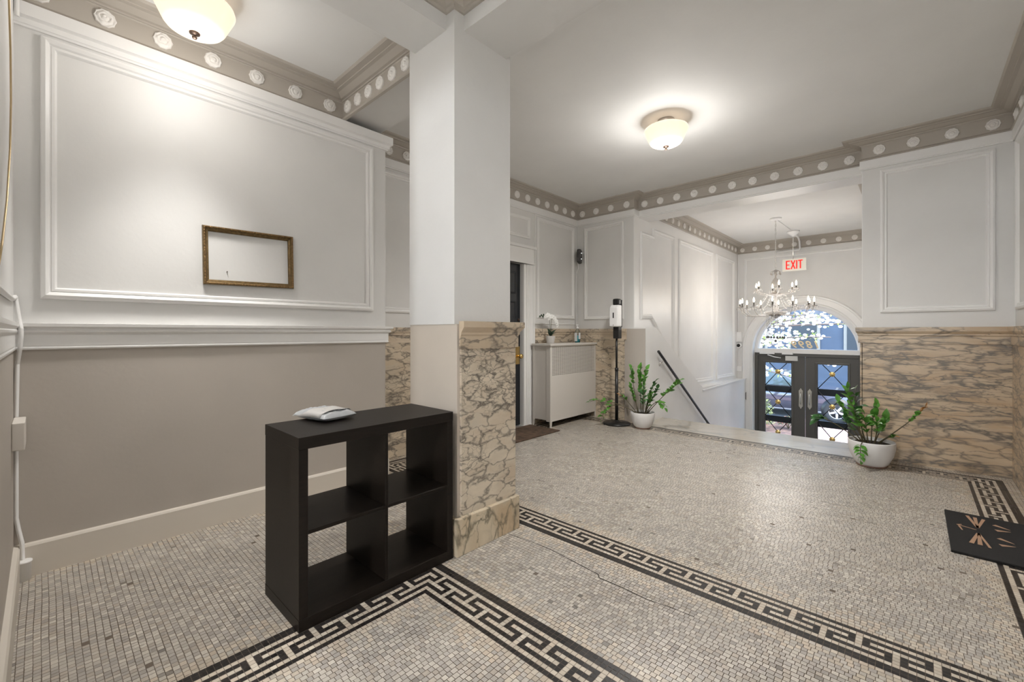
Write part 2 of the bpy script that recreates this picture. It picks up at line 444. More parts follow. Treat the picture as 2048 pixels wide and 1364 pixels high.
struct(w.build('wall_entrance', ['wall']), 'wall with the wide opening down to the front doors', 'wall')
w = MB()
w.box(5.90, 10.20, 2.80, 3.0, -1.6, 3.3, 0)
w2 = MB()
struct(w.build('wall_stair_left', ['white']), 'panelled white wall along the stairs', 'wall')
w2.box(5.90, 10.20, .17, .37, -1.6, 3.3, 0)
struct(w2.build('wall_stair_right', ['white']), 'white wall on the right side of the stairs', 'wall')
# front wall with the arched opening
YC = 1.60; RA = .90; ZS = .84
def arch_wall(mb, x0, x1, y0, y1, z0, z1, yc, r, zs, mi=0, n=36):
    mb.box(x0, x1, y0, yc - r, z0, z1, mi); mb.box(x0, x1, yc + r, y1, z0, z1, mi)
    vs = []; fs = []
    for i in range(n + 1):
        a = PI * i / n; y = yc - r * math.cos(a); z = zs + r * math.sin(a)
        vs += [(x0, y, z), (x0, y, z1), (x1, y, z), (x1, y, z1)]
    for i in range(n):
        a = 4 * i; b = a + 4
        fs += [(a, b, b + 1, a + 1), (a + 2, a + 3, b + 3, b + 2), (a, a + 2, b + 2, b), (a + 1, b + 1, b + 3, a + 3)]
    mb.add(vs, fs, mi)
w = MB(); arch_wall(w, 10.20, 10.60, .17, 3.0, -1.6, 3.3, YC, RA, ZS)
struct(w.build('wall_front', ['wall']), 'front wall around the arched entrance doors', 'wall')

c = MB()
c.box(-.3, 1.60, 2.2, 3.3, 3.045, 3.2); c.box(-1.15, 1.65, -.8, 2.0, 3.08, 3.2); c.box(1.90, 5.62, -.8, 3.95, 3.08, 3.2); c.box(5.85, 10.3, .17, 3.0, 3.08, 3.2)
struct(c.build('ceiling', 'ceil'), 'pale flat plaster ceiling between the beams', 'ceiling')
b = MB(); b.box(-1.15, 1.54, 1.93, 2.23, 2.915, 3.15)
struct(b.build('trim_1', 'wall'), 'ceiling beam running from the column to the left end wall', 'beam')
b = MB(); b.box(1.61, 1.955, -.8, 1.86, 2.915, 3.15)
struct(b.build('trim_2', 'wall'), 'ceiling beam running from the column toward the right', 'beam')
b = MB(); b.box(1.585, 1.94, 2.29, 3.72, 2.90, 3.15)
struct(b.build('trim_3', 'wall'), 'ceiling beam between the column and the left partition', 'beam')

# unseen hall added off the near bay to send soft light in
h = MB(); h.box(-3.6, -1.15, -1.2, -1.05, 0, 3.0); h.box(-3.6, -1.15, 2.2, 2.35, 0, 3.0); h.box(-3.75, -3.6, -1.2, 2.35, 0, 3.0); h.box(-3.75, -1.15, -1.2, 2.35, 2.9, 3.0)
struct(h.build('wall_added_hall', 'wall'), 'walls and ceiling of an added unseen side hall', 'wall')
h = MB(); h.box(-3.75, -1.15, -1.2, 2.35, -.15, 0)
struct(h.build('trim_31', 'threshold'), 'floor of the added unseen side hall', 'floor')

# column
colm = empty('column', (1.765, 2.075, 0)); struct(colm, 'square column clad in marble at its lower right side', 'column')
def lc(mb): return mb.xform(Matrix.Translation((-1.765, -2.075, 0)))
s_ = MB(); s_.box(1.54, 1.99, 1.86, 2.29, 1.262, 3.12, 0); s_.box(1.545, 1.99, 1.842, 2.29, 0, 1.262, 1)
lc(s_).build('shaft', ['wall', plain('cream_wall_paint', (.56, .50, .43), .5, var=.03)], colm)
s_ = MB(); s_.box(1.562, 2.005, 1.826, 1.842, .2, 1.13); s_.box(1.992, 2.006, 1.842, 2.28, .2, 1.13)
lc(s_).build('marble_panel', 'marble_col', colm, .002)
s_ = MB()
prof = [(0, 1.125), (.012, 1.125), (.012, 1.195), (.018, 1.205), (.018, 1.215), (.030, 1.232), (.040, 1.245), (.040, 1.278), (0, 1.278)]
sweep(s_, [(1.545, 1.826), (2.006, 1.826), (2.006, 2.29)][::-1], prof)
lc(s_).build('marble_cap', 'marble_cap', colm)
s_ = MB(); s_.prism([(1.513, 1.803), (1.99, 1.803), (1.99, 1.83), (1.513, 1.83)], 'z', 0, .203); s_.box(1.513, 1.546, 1.8301, 1.90, 0, .20); s_.box(1.9901, 2.016, 1.803, 2.29, 0, .203)
lc(s_).build('marble_base', 'marble_base', colm, .004)

# ------------------------------------------------------------ cornices
def cornice(name, path, closed, zb, zt, zc, label):
    mb = MB()
    pr = [(0, zb), (.022, zb), (.030, zb + .006), (.022, zb + .014), (.012, zb + .022), (.008, zb + .026), (.008, zt - .012), (.014, zt - .006), (.022, zt - .006), (.024, zt + .004),
          (.040, zt + .006), (.075, zc - .022), (.098, zc - .020), (.100, zc - .014), (.138, zc - .012), (.146, zc - .006), (.150, zc), (0, zc)]
    sweep(mb, path, pr, closed)
    o = mb.build(name, 'frieze'); struct(o, label, 'cornice'); return o
pathA = [(1.585, 2.25), (1.585, 3.255), (-.1, 3.255)]
cA = cornice('trim_4', pathA, False, 2.848, 2.995, 3.045, 'greige rosette cornice around the near left ceiling bay')
rosettes(cA, [(1.472 - .2485 * i, 3.247, 2.932) for i in range(7)], 0)
rosettes(cA, [(1.577, 3.16 - .155 * i, 2.932) for i in range(6)], -PI / 2)
pathC = [(1.96, -.616), (5.46, -.616), (5.46, .37), (5.60, .37), (5.60, 2.80), (5.46, 2.80), (5.46, 3.72), (1.945, 3.72)]
cC = cornice('trim_5', pathC, False, 2.886, 3.035, 3.080, 'greige rosette cornice around the large ceiling bay')
RZ = 2.968
rosettes(cC, [(5.33 - .205 * i, 3.712, RZ) for i in range(16)], 0)
rosettes(cC, [(5.452, y, RZ) for y in (3.62, 3.385, 3.145, 2.90)], -PI / 2)
rosettes(cC, [(5.592, 2.705 - .2222 * i, RZ) for i in range(11)], -PI / 2)
rosettes(cC, [(5.452, y, RZ) for y in (.245, .005, -.245, -.49)], -PI / 2)
rosettes(cC, [(5.30 - .25 * i, -.608, RZ) for i in range(8)], PI)
pathB = [(-1.0, -.616), (1.61, -.616), (1.61, 1.86), (1.54, 1.86), (1.54, 1.93), (-1.0, 1.93)]
mb = MB(); sweep(mb, pathB, [(0, 3.0), (.012, 3.0), (.02, 3.012), (.03, 3.016), (.06, 3.05), (.08, 3.052), (.09, 3.066), (.11, 3.08), (0, 3.08)], True)
struct(mb.build('trim_6', 'frieze'), 'plain greige crown moulding in the near ceiling bay', 'cornice')
pathD = [(5.90, .37), (10.2, .37), (10.2, 2.80), (5.90, 2.80)]
cD = cornice('trim_7', pathD, False, 2.886, 3.035, 3.080, 'pale rosette cornice over the stairs')
rosettes(cD, [(10.02 - .235 * i, 2.792, RZ) for i in range(17)], 0)
rosettes(cD, [(10.192, 2.70 - .237 * i, RZ) for i in range(10)], -PI / 2)

# white bands, rails and skirting
mb = MB()
sweep(mb, [(1.95, 3.72), (1.95, 3.255), (-.1, 3.255)], [(0, 2.738), (.014, 2.738), (.018, 2.746), (.024, 2.750), (.026, 2.770), (.026, 2.774), (.034, 2.778), (.046, 2.782), (.046, 2.845), (-.30, 2.845), (-.30, 2.774), (0, 2.774)][:8] + [(.046, 2.845), (0, 2.845)])
struct(mb.build('trim_8', 'white'), 'white cap board along the top of the left partition', 'moulding')
rail = [(0, 1.130), (.016, 1.130), (.020, 1.138), (.016, 1.146), (.018, 1.150), (.018, 1.205), (.024, 1.210), (.034, 1.218), (.036, 1.226), (.028, 1.232), (.030, 1.238), (.046, 1.246), (.048, 1.262), (0, 1.264)]
mb = MB(); sweep(mb, [(1.95, 3.72), (1.95, 3.255), (-.1, 3.255)], rail); sweep(mb, [(-.1, 3.255), (-.1, 1.6)], [(o_ * .4, z_) for o_, z_ in rail])
struct(mb.build('trim_10', 'white'), 'white chair rail on the left partition', 'chair rail')
mb = MB(); sweep(mb, [(1.95, 3.72), (1.95, 3.255), (-.1, 3.255), (-.1, 1.6)], [(0, 0), (.022, 0), (.022, .150), (.016, .160), (0, .164)])
struct(mb.build('baseboard_left', plain('cream_skirting', (.66, .61, .54), .4)), 'cream skirting board along the left partition', 'baseboard')
band = [(0, 2.798), (.016, 2.798), (.016, 2.806), (.022, 2.810), (.022, 2.884), (0, 2.884)]
mb = MB()
sweep(mb, [(5.46, -.616), (5.46, .37), (5.60, .37), (5.60, 2.80), (5.46, 2.80), (5.46, 3.72), (1.95, 3.72)], band)
sweep(mb, [(4.2, -.616), (5.46, -.616)], band)
struct(mb.build('trim_11', 'white'), 'white band under the cornice of the large bay', 'moulding')
# soffit and jamb lining of the opening, white
mb = MB(); mb.box(5.603, 5.902, .362, 2.802, 2.792, 2.80); mb.box(5.462, 5.902, 2.792, 2.802, 1.262, 2.80); mb.box(5.462, 5.902, .366, .376, 1.262, 2.80)
struct(mb.build('trim_12', 'white'), 'white lining of the wide opening', 'lining')

def py(y): return lambda u, v, h: (u, y - h, v)           # wall facing -Y, u = x
def pyr(y): return lambda u, v, h: (u, y + h, v)
def pxn(x): return lambda u, v, h: (x - h, u, v)          # wall facing -X, u = y
mb = MB(); frame(mb, rect(-.012, 1.832, 1.388, 2.722), py(3.255), mprof(.060, .030))
struct(mb.build('trim_13', 'white'), 'large white picture moulding on the left partition', 'panel moulding')
mb = MB()
frame(mb, rect(4.50, 5.375, 1.405, 2.765), py(3.72), mprof(.055, .022)); frame(mb, rect(4.455, 5.43, 1.325, 2.79), py(3.72), [(0, 0), (0, .010), (.010, .010), (.012, 0)])
frame(mb, rect(3.20, 4.36, 2.44, 2.72), py(3.72), mprof(.045, .018)); frame(mb, rect(2.12, 3.05, 1.405, 2.765), py(3.72), mprof(.055, .022))
struct(mb.build('trim_14', 'white'), 'white panel mouldings on the back wall', 'panel moulding')
mb = MB()
frame(mb, rect(2.945, 3.59, 1.395, 2.755), pxn(5.46), mprof(.05, .022)); frame(mb, rect(-.505, .24, 1.40, 2.77), pxn(5.46), mprof(.055, .022))
struct(mb.build('trim_15', 'white'), 'white panel mouldings beside the wide opening', 'panel moulding')
mb = MB(); frame(mb, rect(4.35, 5.33, 1.40, 2.77), pyr(-.616), mprof(.055, .022))
struct(mb.build('trim_16', 'white'), 'white panel moulding on the right wall', 'panel moulding')
mb = MB()
def kz(x): return 1.28 if x < 5.78 else (1.28 - (x - 5.78) * .5553 if x < 7.59 else .275 - (x - 7.59) * .021)
pz = mprof(.075, .030)
frame(mb, [(5.64, 1.39), (5.98, 1.40), (6.80, kz(6.8) + .03), (6.80, 2.722), (6.02, 2.722), (6.02, 2.62), (5.64, 2.62)], py(2.80), pz)
frame(mb, [(6.98, kz(6.98) + .03), (7.60, .325), (8.60, .30), (8.60, 2.722), (6.98, 2.722)], py(2.80), pz)
frame(mb, [(8.80, .30), (9.92, .28), (9.92, 2.722), (8.80, 2.722)], py(2.80), pz)
struct(mb.build('trim_17', 'white'), 'white panel mouldings on the wall along the stairs', 'panel moulding')
mb = MB()
frame(mb, [(2.62, -.9), (2.62, 2.74), (.55, 2.74), (.55, -.9)][::-1], pxn(10.2), mprof(.05, .02), closed=False)
struct(mb.build('trim_18', 'white'), 'white panel moulding on the front wall', 'panel moulding')
# arch ring
mb = MB(); n = 40; pr = [(.0, 0), (.0, .035), (.02, .045), (.045, .040), (.055, .022), (.150, .020), (.165, .034), (.185, .036), (.20, .014), (.205, 0)]
k = len(pr); vs = []; fs = []
pts = [(YC + RA, -1.3), (YC + RA, .2)]
cols = [(1, 0), (1, 0)]
for i in range(n + 1):
    a = PI * i / n; pts.append((YC + RA * math.cos(a), ZS + RA * math.sin(a))); cols.append((math.cos(a), math.sin(a)))
pts += [(YC - RA, .2), (YC - RA, -1.3)]; cols += [(-1, 0), (-1, 0)]
for (y, z), (cy, cz) in zip(pts, cols):
    for (o, h) in pr: vs.append((10.2 - h, y + cy * o, z + cz * o))
for i in range(len(pts) - 1):
    for t in range(k - 1): fs.append((i * k + t, (i + 1) * k + t, (i + 1) * k + t + 1, i * k + t + 1))
mb.add(vs, fs)
struct(mb.build('trim_19', 'white'), 'white moulded arch around the entrance doors', 'arch moulding')

# stair knee wall, stairs, lower floor
mb = MB(); mb.prism([(5.46, -1.5), (10.2, -1.5), (10.2, .22), (7.59, .275), (5.78, 1.28), (5.46, 1.28)], 'y', 2.63, 2.80, 0)
mb.box(5.452, 5.462, 2.63, 2.93, 0, 1.262, 1)
struct(mb.build('wall_knee', [plain('white_stair_wall', (.76, .755, .74), .45, var=.02), 'beige']), 'white sloping low wall beside the stairs', 'low wall')
mb = MB(); sweep(mb, [(10.2, 2.63), (7.59, 2.63)], [(0, .215), (.012, .215), (.012, .235), (0, .238)])
struct(mb.build('trim_20', 'white'), 'thin white ledge on the low stair wall', 'moulding')
st = MB(); zz = 0
for i in range(8):
    z1 = -.17 * i; x0 = 5.60 if i == 0 else 5.98 + .265 * (i - 1); x1 = 5.98 + .265 * i
    if i: st.box(x0, x1 + .02, .37, 2.63, -1.5, z1)
struct(st.build('trim_21', 'threshold'), 'marble steps going down to the front doors', 'stairs')
mb = MB(); mb.box(7.8, 10.7, .17, 3.0, -1.5, -1.36)
struct(mb.build('trim_22', plain('vestibule_tile', (.45, .42, .38), .35, var=.1)), 'lower entrance floor in front of the doors', 'floor')

# marble wainscot
capp = [(.018, 1.112), (.030, 1.112), (.030, 1.178), (.036, 1.186), (.036, 1.20), (.046, 1.215), (.050, 1.225), (.050, 1.262), (0, 1.262), (0, 1.112)]
mb = MB()
mb.box(4.44, 5.46, 3.690, 3.72, .0, 1.112); mb.box(1.96, 3.10, 3.690, 3.72, 0, 1.112); mb.box(5.43, 5.46, 2.93, 3.69, 0, 1.112)
sweep(mb, [(5.46, 2.90), (5.46, 3.72), (4.44, 3.72)], capp, mi=1); sweep(mb, [(3.10, 3.72), (1.96, 3.72)], capp, mi=1)
mb.box(4.435, 4.46, 3.672, 3.689, 0, .20, 0); mb.box(2.0, 3.1, 3.680, 3.69, 0, .18, 0)
struct(mb.build('trim_23', ['marble', marble('cream_marble_rail', scale=(3, 3, 9), seed=2.2, width=.03, light=(.62, .52, .40))]), 'marble wainscot behind the radiator cover', 'wainscot')
mb = MB()
mb.box(5.44, 5.46, -.616, .375, 0, 1.112, 0); mb.box(4.27, 5.44, -.616, -.596, 0, 1.112, 0); mb.box(5.44, 5.96, .37, .388, 0, 1.20, 0)
sweep(mb, [(4.27, -.616), (5.46, -.616), (5.46, .372), (5.90, .372)], capp, mi=1)
struct(mb.build('trim_24', ['marble_dark', 'marble_dark']), 'streaky marble wainscot right of the opening', 'wainscot')

# ------------------------------------------------------------ black door in the back wall
M['door_black'] = plain('black_door_paint', (.013, .015, .019), .22)
d1 = empty('door_1', (3.77, 3.72, 0)); struct(d1, 'black panelled door in the back wall behind the column', 'door')
dm = Matrix.Translation((-3.77, -3.72, 0))
mb = MB(); mb.box(3.322, 4.218, 3.765, 3.81, .01, 2.098)
for x0, x1 in ((3.42, 3.72), (3.82, 4.12)):
    for z0, z1 in ((.25, .95), (1.08, 1.60), (1.72, 1.98)):
        frame(mb, rect(x0, x1, z0, z1), py(3.765), [(-.012, 0), (-.006, .008), (.004, .006), (.018, -.004), (.03, -.004)])
mb.xform(dm).build('door_leaf', 'door_black', d1)
mb = MB()
for x0, x1 in ((4.222, 4.44), (3.10, 3.318)):
    a = x0 if x0 > 4 else x1; s = 1 if x0 > 4 else -1
    mb.box(min(a, a + s * .05), max(a, a + s * .05), 3.700, 3.80, 0, 2.10); mb.box(min(a + s * .05, a + s * .215), max(a + s * .05, a + s * .215), 3.690, 3.72, 0, 2.10)
    for q in (.07, .10, .17): mb.box(min(a + s * q, a + s * (q + .015)), max(a + s * q, a + s * (q + .015)), 3.684, 3.69, 0, 2.10)
mb.box(3.10, 4.40, 3.675, 3.72, 2.10, 2.30); mb.box(3.08, 4.43, 3.655, 3.72, 2.30, 2.335); mb.box(3.09, 4.41, 3.668, 3.72, 2.10, 2.118)
mb.xform(dm).build('door_casing', 'white', d1, .003)
mb = MB(); mb.box(4.125, 4.205, 3.757, 3.765, .80, 1.03)
pl = mb.xform(dm).build('lock_plate', 'brass', d1, .002)
mb = MB(); mb.lathe([(.018, 0), (.016, .02), (.014, .035), (.028, .045), (.032, .06), (.026, .075), (.001, .08)], n=20)
mb.xform(dm @ Matrix.Translation((4.165, 3.757, .905)) @ Matrix.Rotation(PI / 2, 4, 'X')).build('door_knob', 'brass', pl)
for x, z, r in ((4.155, 1.30, .026), (4.185, 1.375, .018), (4.15, 1.125, .018)):
    mb = MB(); mb.lathe([(r, 0), (r, .008), (r * .7, .016), (.001, .018)], n=16)
    mb.xform(dm @ Matrix.Translation((x, 3.765, z)) @ Matrix.Rotation(PI / 2, 4, 'X')).build('lock_cylinder', 'bronze', d1)

# ------------------------------------------------------------ entrance doors and fanlight
M['steel_grey'] = plain('dark_grey_door_paint', (.085, .082, .075), .42)
M['rail_blue'] = plain('blue_black_door_paint', (.030, .038, .052), .4)
M['glass'] = glass_mat('clear_glass', (.88, .90, .90))
XD = 10.40
d2 = empty('door_2', (XD, YC, -1.36)); struct(d2, 'pair of dark grey glazed entrance doors with crossed grilles', 'door')
D2 = Matrix.Translation((-XD, -YC, 1.36))
mb = MB(); mb.box(XD - .05, XD + .06, YC - .90, YC - .845, -1.36, .78); mb.box(XD - .05, XD + .06, YC + .845, YC + .90, -1.36, .78); mb.box(XD - .05, XD + .06, YC - .845, YC + .845, .715, .78)
mb.xform(D2).build('door_frame', 'steel_grey', d2, .004)
PZ = [(.575, .40), (-.055, -.25), (-.685, -.87)]
for s, (ya, yb, g0, g1) in ((1, (YC + .004, YC + .843, 1.84, 2.31)), (-1, (YC - .843, YC - .004, .925, 1.395))):
    mb = MB()
    mb.box(XD - .02, XD + .03, ya, g0, -1.35, .712); mb.box(XD - .02, XD + .03, g1, yb, -1.35, .712)
    mb.box(XD - .02, XD + .03, g0, g1, .575, .712); mb.box(XD - .02, XD + .03, g0, g1, -1.35, -1.20)
    frame(mb, rect(g0, g1, -1.20, .575), pxn(XD - .02), [(-.045, 0), (-.040, .010), (-.02, .012), (-.008, .004), (0, -.006), (0, -.04)])
    leaf = mb.xform(D2).build('door_leaf', 'steel_grey', d2)
    mb = MB()
    for z0, z1 in ((-.035, .095), (-.66, -.535)): mb.box(XD + .004, XD + .03, g0, g1, z0, z1)
    mb.xform(D2).build('cross_rail', 'rail_blue', leaf)
    mb = MB(); mb.box(XD, XD + .004, g0, g1, -1.20, .575); mb.xform(D2).build('glass_pane', 'glass', leaf)
    mb = MB(); gm = (g0 + g1) / 2; hw = (g1 - g0) / 2; dz = .235
    for zc in (.395, -.235, -.865):
        for sy, sz in ((1, 1), (1, -1), (-1, 1), (-1, -1)):
            ze = min(zc + sz * .30, .57)
            mb.tube([(XD - .018, gm, zc), (XD - .018, gm + sy * hw * (1 if ze < .57 else .66), ze)], .0085, 6)
    mb.xform(D2).build('grille', 'blackmetal', leaf)
    for zc in (.395, -.235, -.865):
        mb = MB(); mb.lathe([(.048, 0), (.048, .008), (.040, .014), (.030, .012), (.022, .020), (.010, .024), (.001, .026)], n=20)
        mb.xform(D2 @ Matrix.Translation((XD - .026, gm, zc)) @ Matrix.Rotation(-PI / 2, 4, 'Y')).build('boss', 'brass', leaf)
    yh = YC + s * .075
    mb = MB(); mb.prism([(yh - .035, -.28), (yh - .02, -.30), (yh, -.335), (yh + .02, -.30), (yh + .035, -.28), (yh + .030, -.10), (yh + .035, .03), (yh + .02, .05), (yh, .085), (yh - .02, .05), (yh - .035, .03), (yh - .03, -.10)], 'x', XD - .028, XD - .02)
    pp = mb.xform(D2).build('handle_plate', plain('aged_silver', (.55, .53, .48), .35, metal=.6), leaf, .002)
    mb = MB(); mb.tube([(XD - .03, yh, .0), (XD - .07, yh, -.02), (XD - .075, yh, -.12), (XD - .07, yh, -.22), (XD - .03, yh, -.24)], .010, 8)
    mb.xform(D2).build('pull_handle', 'chrome', pp)
mb = MB(); mb.box(XD - .10, XD - .05, 2.13, 2.40, .755, .80); mb.tube([(XD - .09, 2.25, .74), (XD - .12, 2.12, .70), (XD - .05, 2.02, .68)], .012, 6); struct(mb.build('trim_25', 'plastic_white'), 'white door closer arm above the left entrance door', 'door closer')
mb = MB(); mb.box(XD - .10, XD - .05, 1.80, 1.99, .755, .80); struct(mb.build('trim_26', 'plastic_white'), 'white magnet housing on the entrance door frame', 'door lock')
mb = MB(); mb.box(XD - .09, XD - .02, 1.72, 1.93, .63, .725); struct(mb.build('trim_27', plain('satin_aluminium', (.62, .62, .60), .35)), 'pale metal plate at the top of the left entrance door', 'door lock')

w1 = empty('window_1', (XD, YC, .84)); struct(w1, 'half round fanlight above the entrance doors with gold numerals', 'window')
W1 = Matrix.Translation((-XD, -YC, -.84))
mb = MB(); mb.box(XD - .07, XD + .05, YC - .90, YC + .90, .78, .87)
n = 40; vs = []; fs = []
for i in range(n + 1):
    a = PI * i / n
    for (r, x) in ((.90, -.05), (.90, .05), (.825, .05), (.825, -.02), (.85, -.05)):
        vs.append((XD + x, YC + r * math.cos(a), .84 + r * math.sin(a)))
for i in range(n):
    for t in range(5): fs.append((i * 5 + t, i * 5 + (t + 1) % 5, (i + 1) * 5 + (t + 1) % 5, (i + 1) * 5 + t))
mb.add(vs, fs); mb.xform(W1).build('window_frame', 'white', w1)
mb = MB(); poly = [(YC + .83 * math.cos(PI * i / 30), .86 + .81 * math.sin(PI * i / 30)) for i in range(31)]
mb.prism(poly, 'x', XD + .0, XD + .004); mb.xform(W1).build('glass_pane', 'glass', w1)
def text(name, body, size, mat, loc, rot, parent=None, ext=.001, shear=0, sp=1.0, bold=0.0):
    cu = bpy.data.curves.new(name, 'FONT'); cu.body = body; cu.size = size; cu.align_x = 'CENTER'; cu.align_y = 'CENTER'
    cu.extrude = ext; cu.shear = shear; cu.space_character = sp; cu.offset = bold; cu.materials.append(M[mat] if isinstance(mat, str) else mat)
    o = bpy.data.objects.new(name, cu); COL.objects.link(o); o.location = loc; o.rotation_euler = rot
    bpy.context.view_layer.update()
    me = bpy.data.meshes.new_from_object(o.evaluated_get(bpy.context.evaluated_depsgraph_get()))
    bpy.data.objects.remove(o); o = bpy.data.objects.new(name, me); COL.objects.link(o); o.location = loc; o.rotation_euler = rot
    if parent: o.parent = parent
    return o
M['gold'] = plain('gold_leaf_paint', (.80, .64, .40), .45, metal=.3)
# lettering is applied for reading from the street, so it appears mirrored inside
text('numerals', '1899', .20, 'gold', (-.004, -.02, .115), (PI / 2, 0, PI / 2), w1, ext=.0006, shear=.35, sp=1.25, bold=.004)

# ------------------------------------------------------------ semi flush ceiling lamps
WARM = (1.0, .86, .70)
M['shade'] = emis('opal_glass_lit', (1.0, .80, .60), .42, (.60, .52, .43), .25)
M['shade_metal'] = plain('brushed_nickel', (.60, .57, .54), .3, metal=.9)
def ceiling_lamp(x, y, z, label, pdown, pup, pspot=0, cone=100, col=(1.0, .97, .93)):
    t = empty('ceiling_lamp', (x, y, z)); tag(t, label, 'ceiling lamp', 'opal bowl ceiling lamps')
    mb = MB(); mb.lathe([(.070, 0), (.070, -.018), (.066, -.026), (.062, -.028), (.062, -.052), (.010, -.055), (.010, -.20)], n=32)
    mb.build('canopy', 'shade_metal', t)
    mb = MB(); mb.lathe([(.128, -.058), (.160, -.066), (.182, -.078), (.186, -.090), (.182, -.100), (.140, -.190), (.128, -.205), (.105, -.218), (.06, -.229), (.004, -.233),
                         (.004, -.229), (.06, -.225), (.102, -.214), (.124, -.202), (.136, -.188), (.178, -.099), (.181, -.090), (.178, -.081), (.158, -.070), (.128, -.062)], n=48)
    mb.build('lamp_shade', 'shade', t)
    mb = MB(); mb.lathe([(.004, -.228), (.026, -.232), (.024, -.238), (.008, -.244), (.006, -.248), (.013, -.254), (.010, -.262), (.001, -.264)], n=20)
    mb.build('finial', 'bronze', t)
    point('lamp_light', (0, 0, -.40), pdown, .10, col, t)
    if pspot:
        l = bpy.data.lights.new('down_light', 'SPOT'); l.energy = pspot; l.shadow_soft_size = .12; l.color = col; l.spot_size = math.radians(cone); l.spot_blend = 1.0
        o = bpy.data.objects.new('down_light', l); COL.objects.link(o); o.location = (0, 0, -.34); o.parent = t
    for sx in (-1, 1): point('bulb_light', (sx * .095 * .68, sx * -.095 * .73, -.088), pup / 2, .03, (1.0, .86, .70), t)
    return t
ceiling_lamp(.548, 2.816, 3.045, 'large opal bowl ceiling lamp in the near left bay', 3.4, .7, 54, 80)
ceiling_lamp(3.72, 1.60, 3.08, 'small opal bowl ceiling lamp in the middle of the large bay', 8, .8, 96, 158)
t3 = ceiling_lamp(.45, .35, 3.08, 'added unseen opal bowl lamp over the near bay', 3, .5, 6)  # added fixture out of view, gives the near bay extra light

ceiling_lamp(-2.6, .6, 2.9, 'added opal bowl lamp lighting the unseen side hall', 115, 14, 0, 100, (.93, .96, 1.0))  # added source, its light reaches the room through the hall opening

# ------------------------------------------------------------ picture frame and nail
t = empty('picture_frame', (.94, 3.255, 1.705)); tag(t, 'empty ornate gold picture frame hanging slightly askew on the grey panel', 'picture frame')
t.rotation_euler = (0, math.radians(-1.0), 0)
mb = MB()
frame(mb, rect(-.268, .268, -.184, .184), lambda u, v, h: (u, -h, v), [(0, .002), (0, .018), (.003, .026), (.010, .027), (.016, .022), (.020, .014), (.026, .012), (.030, .010), (.033, .003)])
mb.build('molding', plain('antique_gold', (.17, .11, .045), .40, metal=.6, var=.35, vscale=60), t)
mb = MB(); random.seed(3)
def beads(a, b, nn):
    for i in range(nn):
        f = (i + .5) / nn; x = a[0] + (b[0] - a[0]) * f; z = a[1] + (b[1] - a[1]) * f
        mb.ball((x, -.027, z), .0052 if i % 2 else .0038, 6)
q = .2595; r = .1755
beads((-q, r), (q, r), 56); beads((-q, -r), (q, -r), 56); beads((-q, -r), (-q, r), 38); beads((q, -r), (q, r), 38)
mb.build('beading', plain('worn_gold', (.26, .16, .07), .35, metal=.8, var=.5, vscale=90), t)
mb = MB(); mb.tube([(0, 0, 0), (0, -.012, 0)], .003, 8)
tag(mb.build('nail', 'bronze', loc=(.805, 3.255, 1.607)), 'small dark nail in the wall inside the empty gold frame', 'nail')

# ------------------------------------------------------------ bookcase with mailer
M['bookwood'] = plain('black_brown_veneer', (.010, .007, .005), .42, spec=.2, var=.3, vscale=8)
nt = M['bookwood'].node_tree
for nn in nt.nodes:
    if nn.type == 'TEX_NOISE':
        mp = nt.nodes.new('ShaderNodeMapping'); mp.inputs['Scale'].default_value = (1.0, 14, 14)
        tc = [k for k in nt.nodes if k.type == 'TEX_COORD'][0]
        nt.links.new(tc.outputs['Object'], mp.inputs['Vector']); nt.links.new(mp.outputs['Vector'], nn.inputs['Vector']); break
t = empty('bookcase', (1.10, 2.0175, 0)); tag(t, 'black brown open cube bookcase standing against the column', 'bookcase')
X0, X1, Y0, Y1, H = -.40, .40, -.1955, .1955, .79
def bpart(name, *a): mb = MB(); mb.box(*a); return mb.build(name, 'bookwood', t, .0012, 1)
bpart('top_panel', X0, X1, Y0, Y1, H - .05, H); bpart('bottom_panel', X0, X1, Y0, Y1, 0, .05)
bpart('side_panel', X0 + .001, X0 + .038, Y0 + .001, Y1 - .001, .05, H - .05); bpart('side_panel', X1 - .038, X1 - .001, Y0 + .001, Y1 - .001, .05, H - .05)
bpart('divider', -.008, .008, Y0 + .002, Y1 - .002, .05, H - .05)
bpart('shelf', X0 + .038, -.008, Y0 + .003, Y1 - .002, .387, .403); bpart('shelf', .008, X1 - .038, Y0 + .003, Y1 - .002, .387, .403)

# padded mailer: pillow body with folded flap
t = empty('padded_mailer', (.955, 2.155, .79), math.radians(-78)); tag(t, 'crumpled pale grey plastic mailer lying on top of the black bookcase', 'package')
random.seed(11)
def pillow(L, W, H0, nx, ny, z0=0, wr=.0025, flat=.35):
    vs = []; fs = []
    def h(u, v):
        e = (max(0, 1 - abs(u) ** 3.2) * max(0, 1 - abs(v) ** 3.2)) ** flat
        return e
    wn_ = {}
    for s in (1, -1):
        for i in range(nx + 1):
            for j in range(ny + 1):
                u = 2 * i / nx - 1; v = 2 * j / ny - 1; e = h(u, v)
                pin = 1 - .06 * (1 - e) * 0 - .05 * (abs(u) ** 4) * (1 - v * v) * 0
                wob = wr * (math.sin(u * 13 + v * 7) + math.sin(v * 17 - u * 5 + s) + random.uniform(-.8, .8)) * e
                z = H0 * .42 + s * H0 * (.58 if s > 0 else .42) * e + wob * (1 if s > 0 else .2)
                vs.append((u * L / 2 * (1 - .05 * v * v), v * W / 2 * (1 - .06 * (1 - u * u)), z0 + max(z, .001)))
    N1 = (nx + 1) * (ny + 1)
    for s in (0, 1):
        for i in range(nx):
            for j in range(ny):
                a = s * N1 + i * (ny + 1) + j; fs.append((a, a + 1, a + ny + 2, a + ny + 1))
    return vs, fs
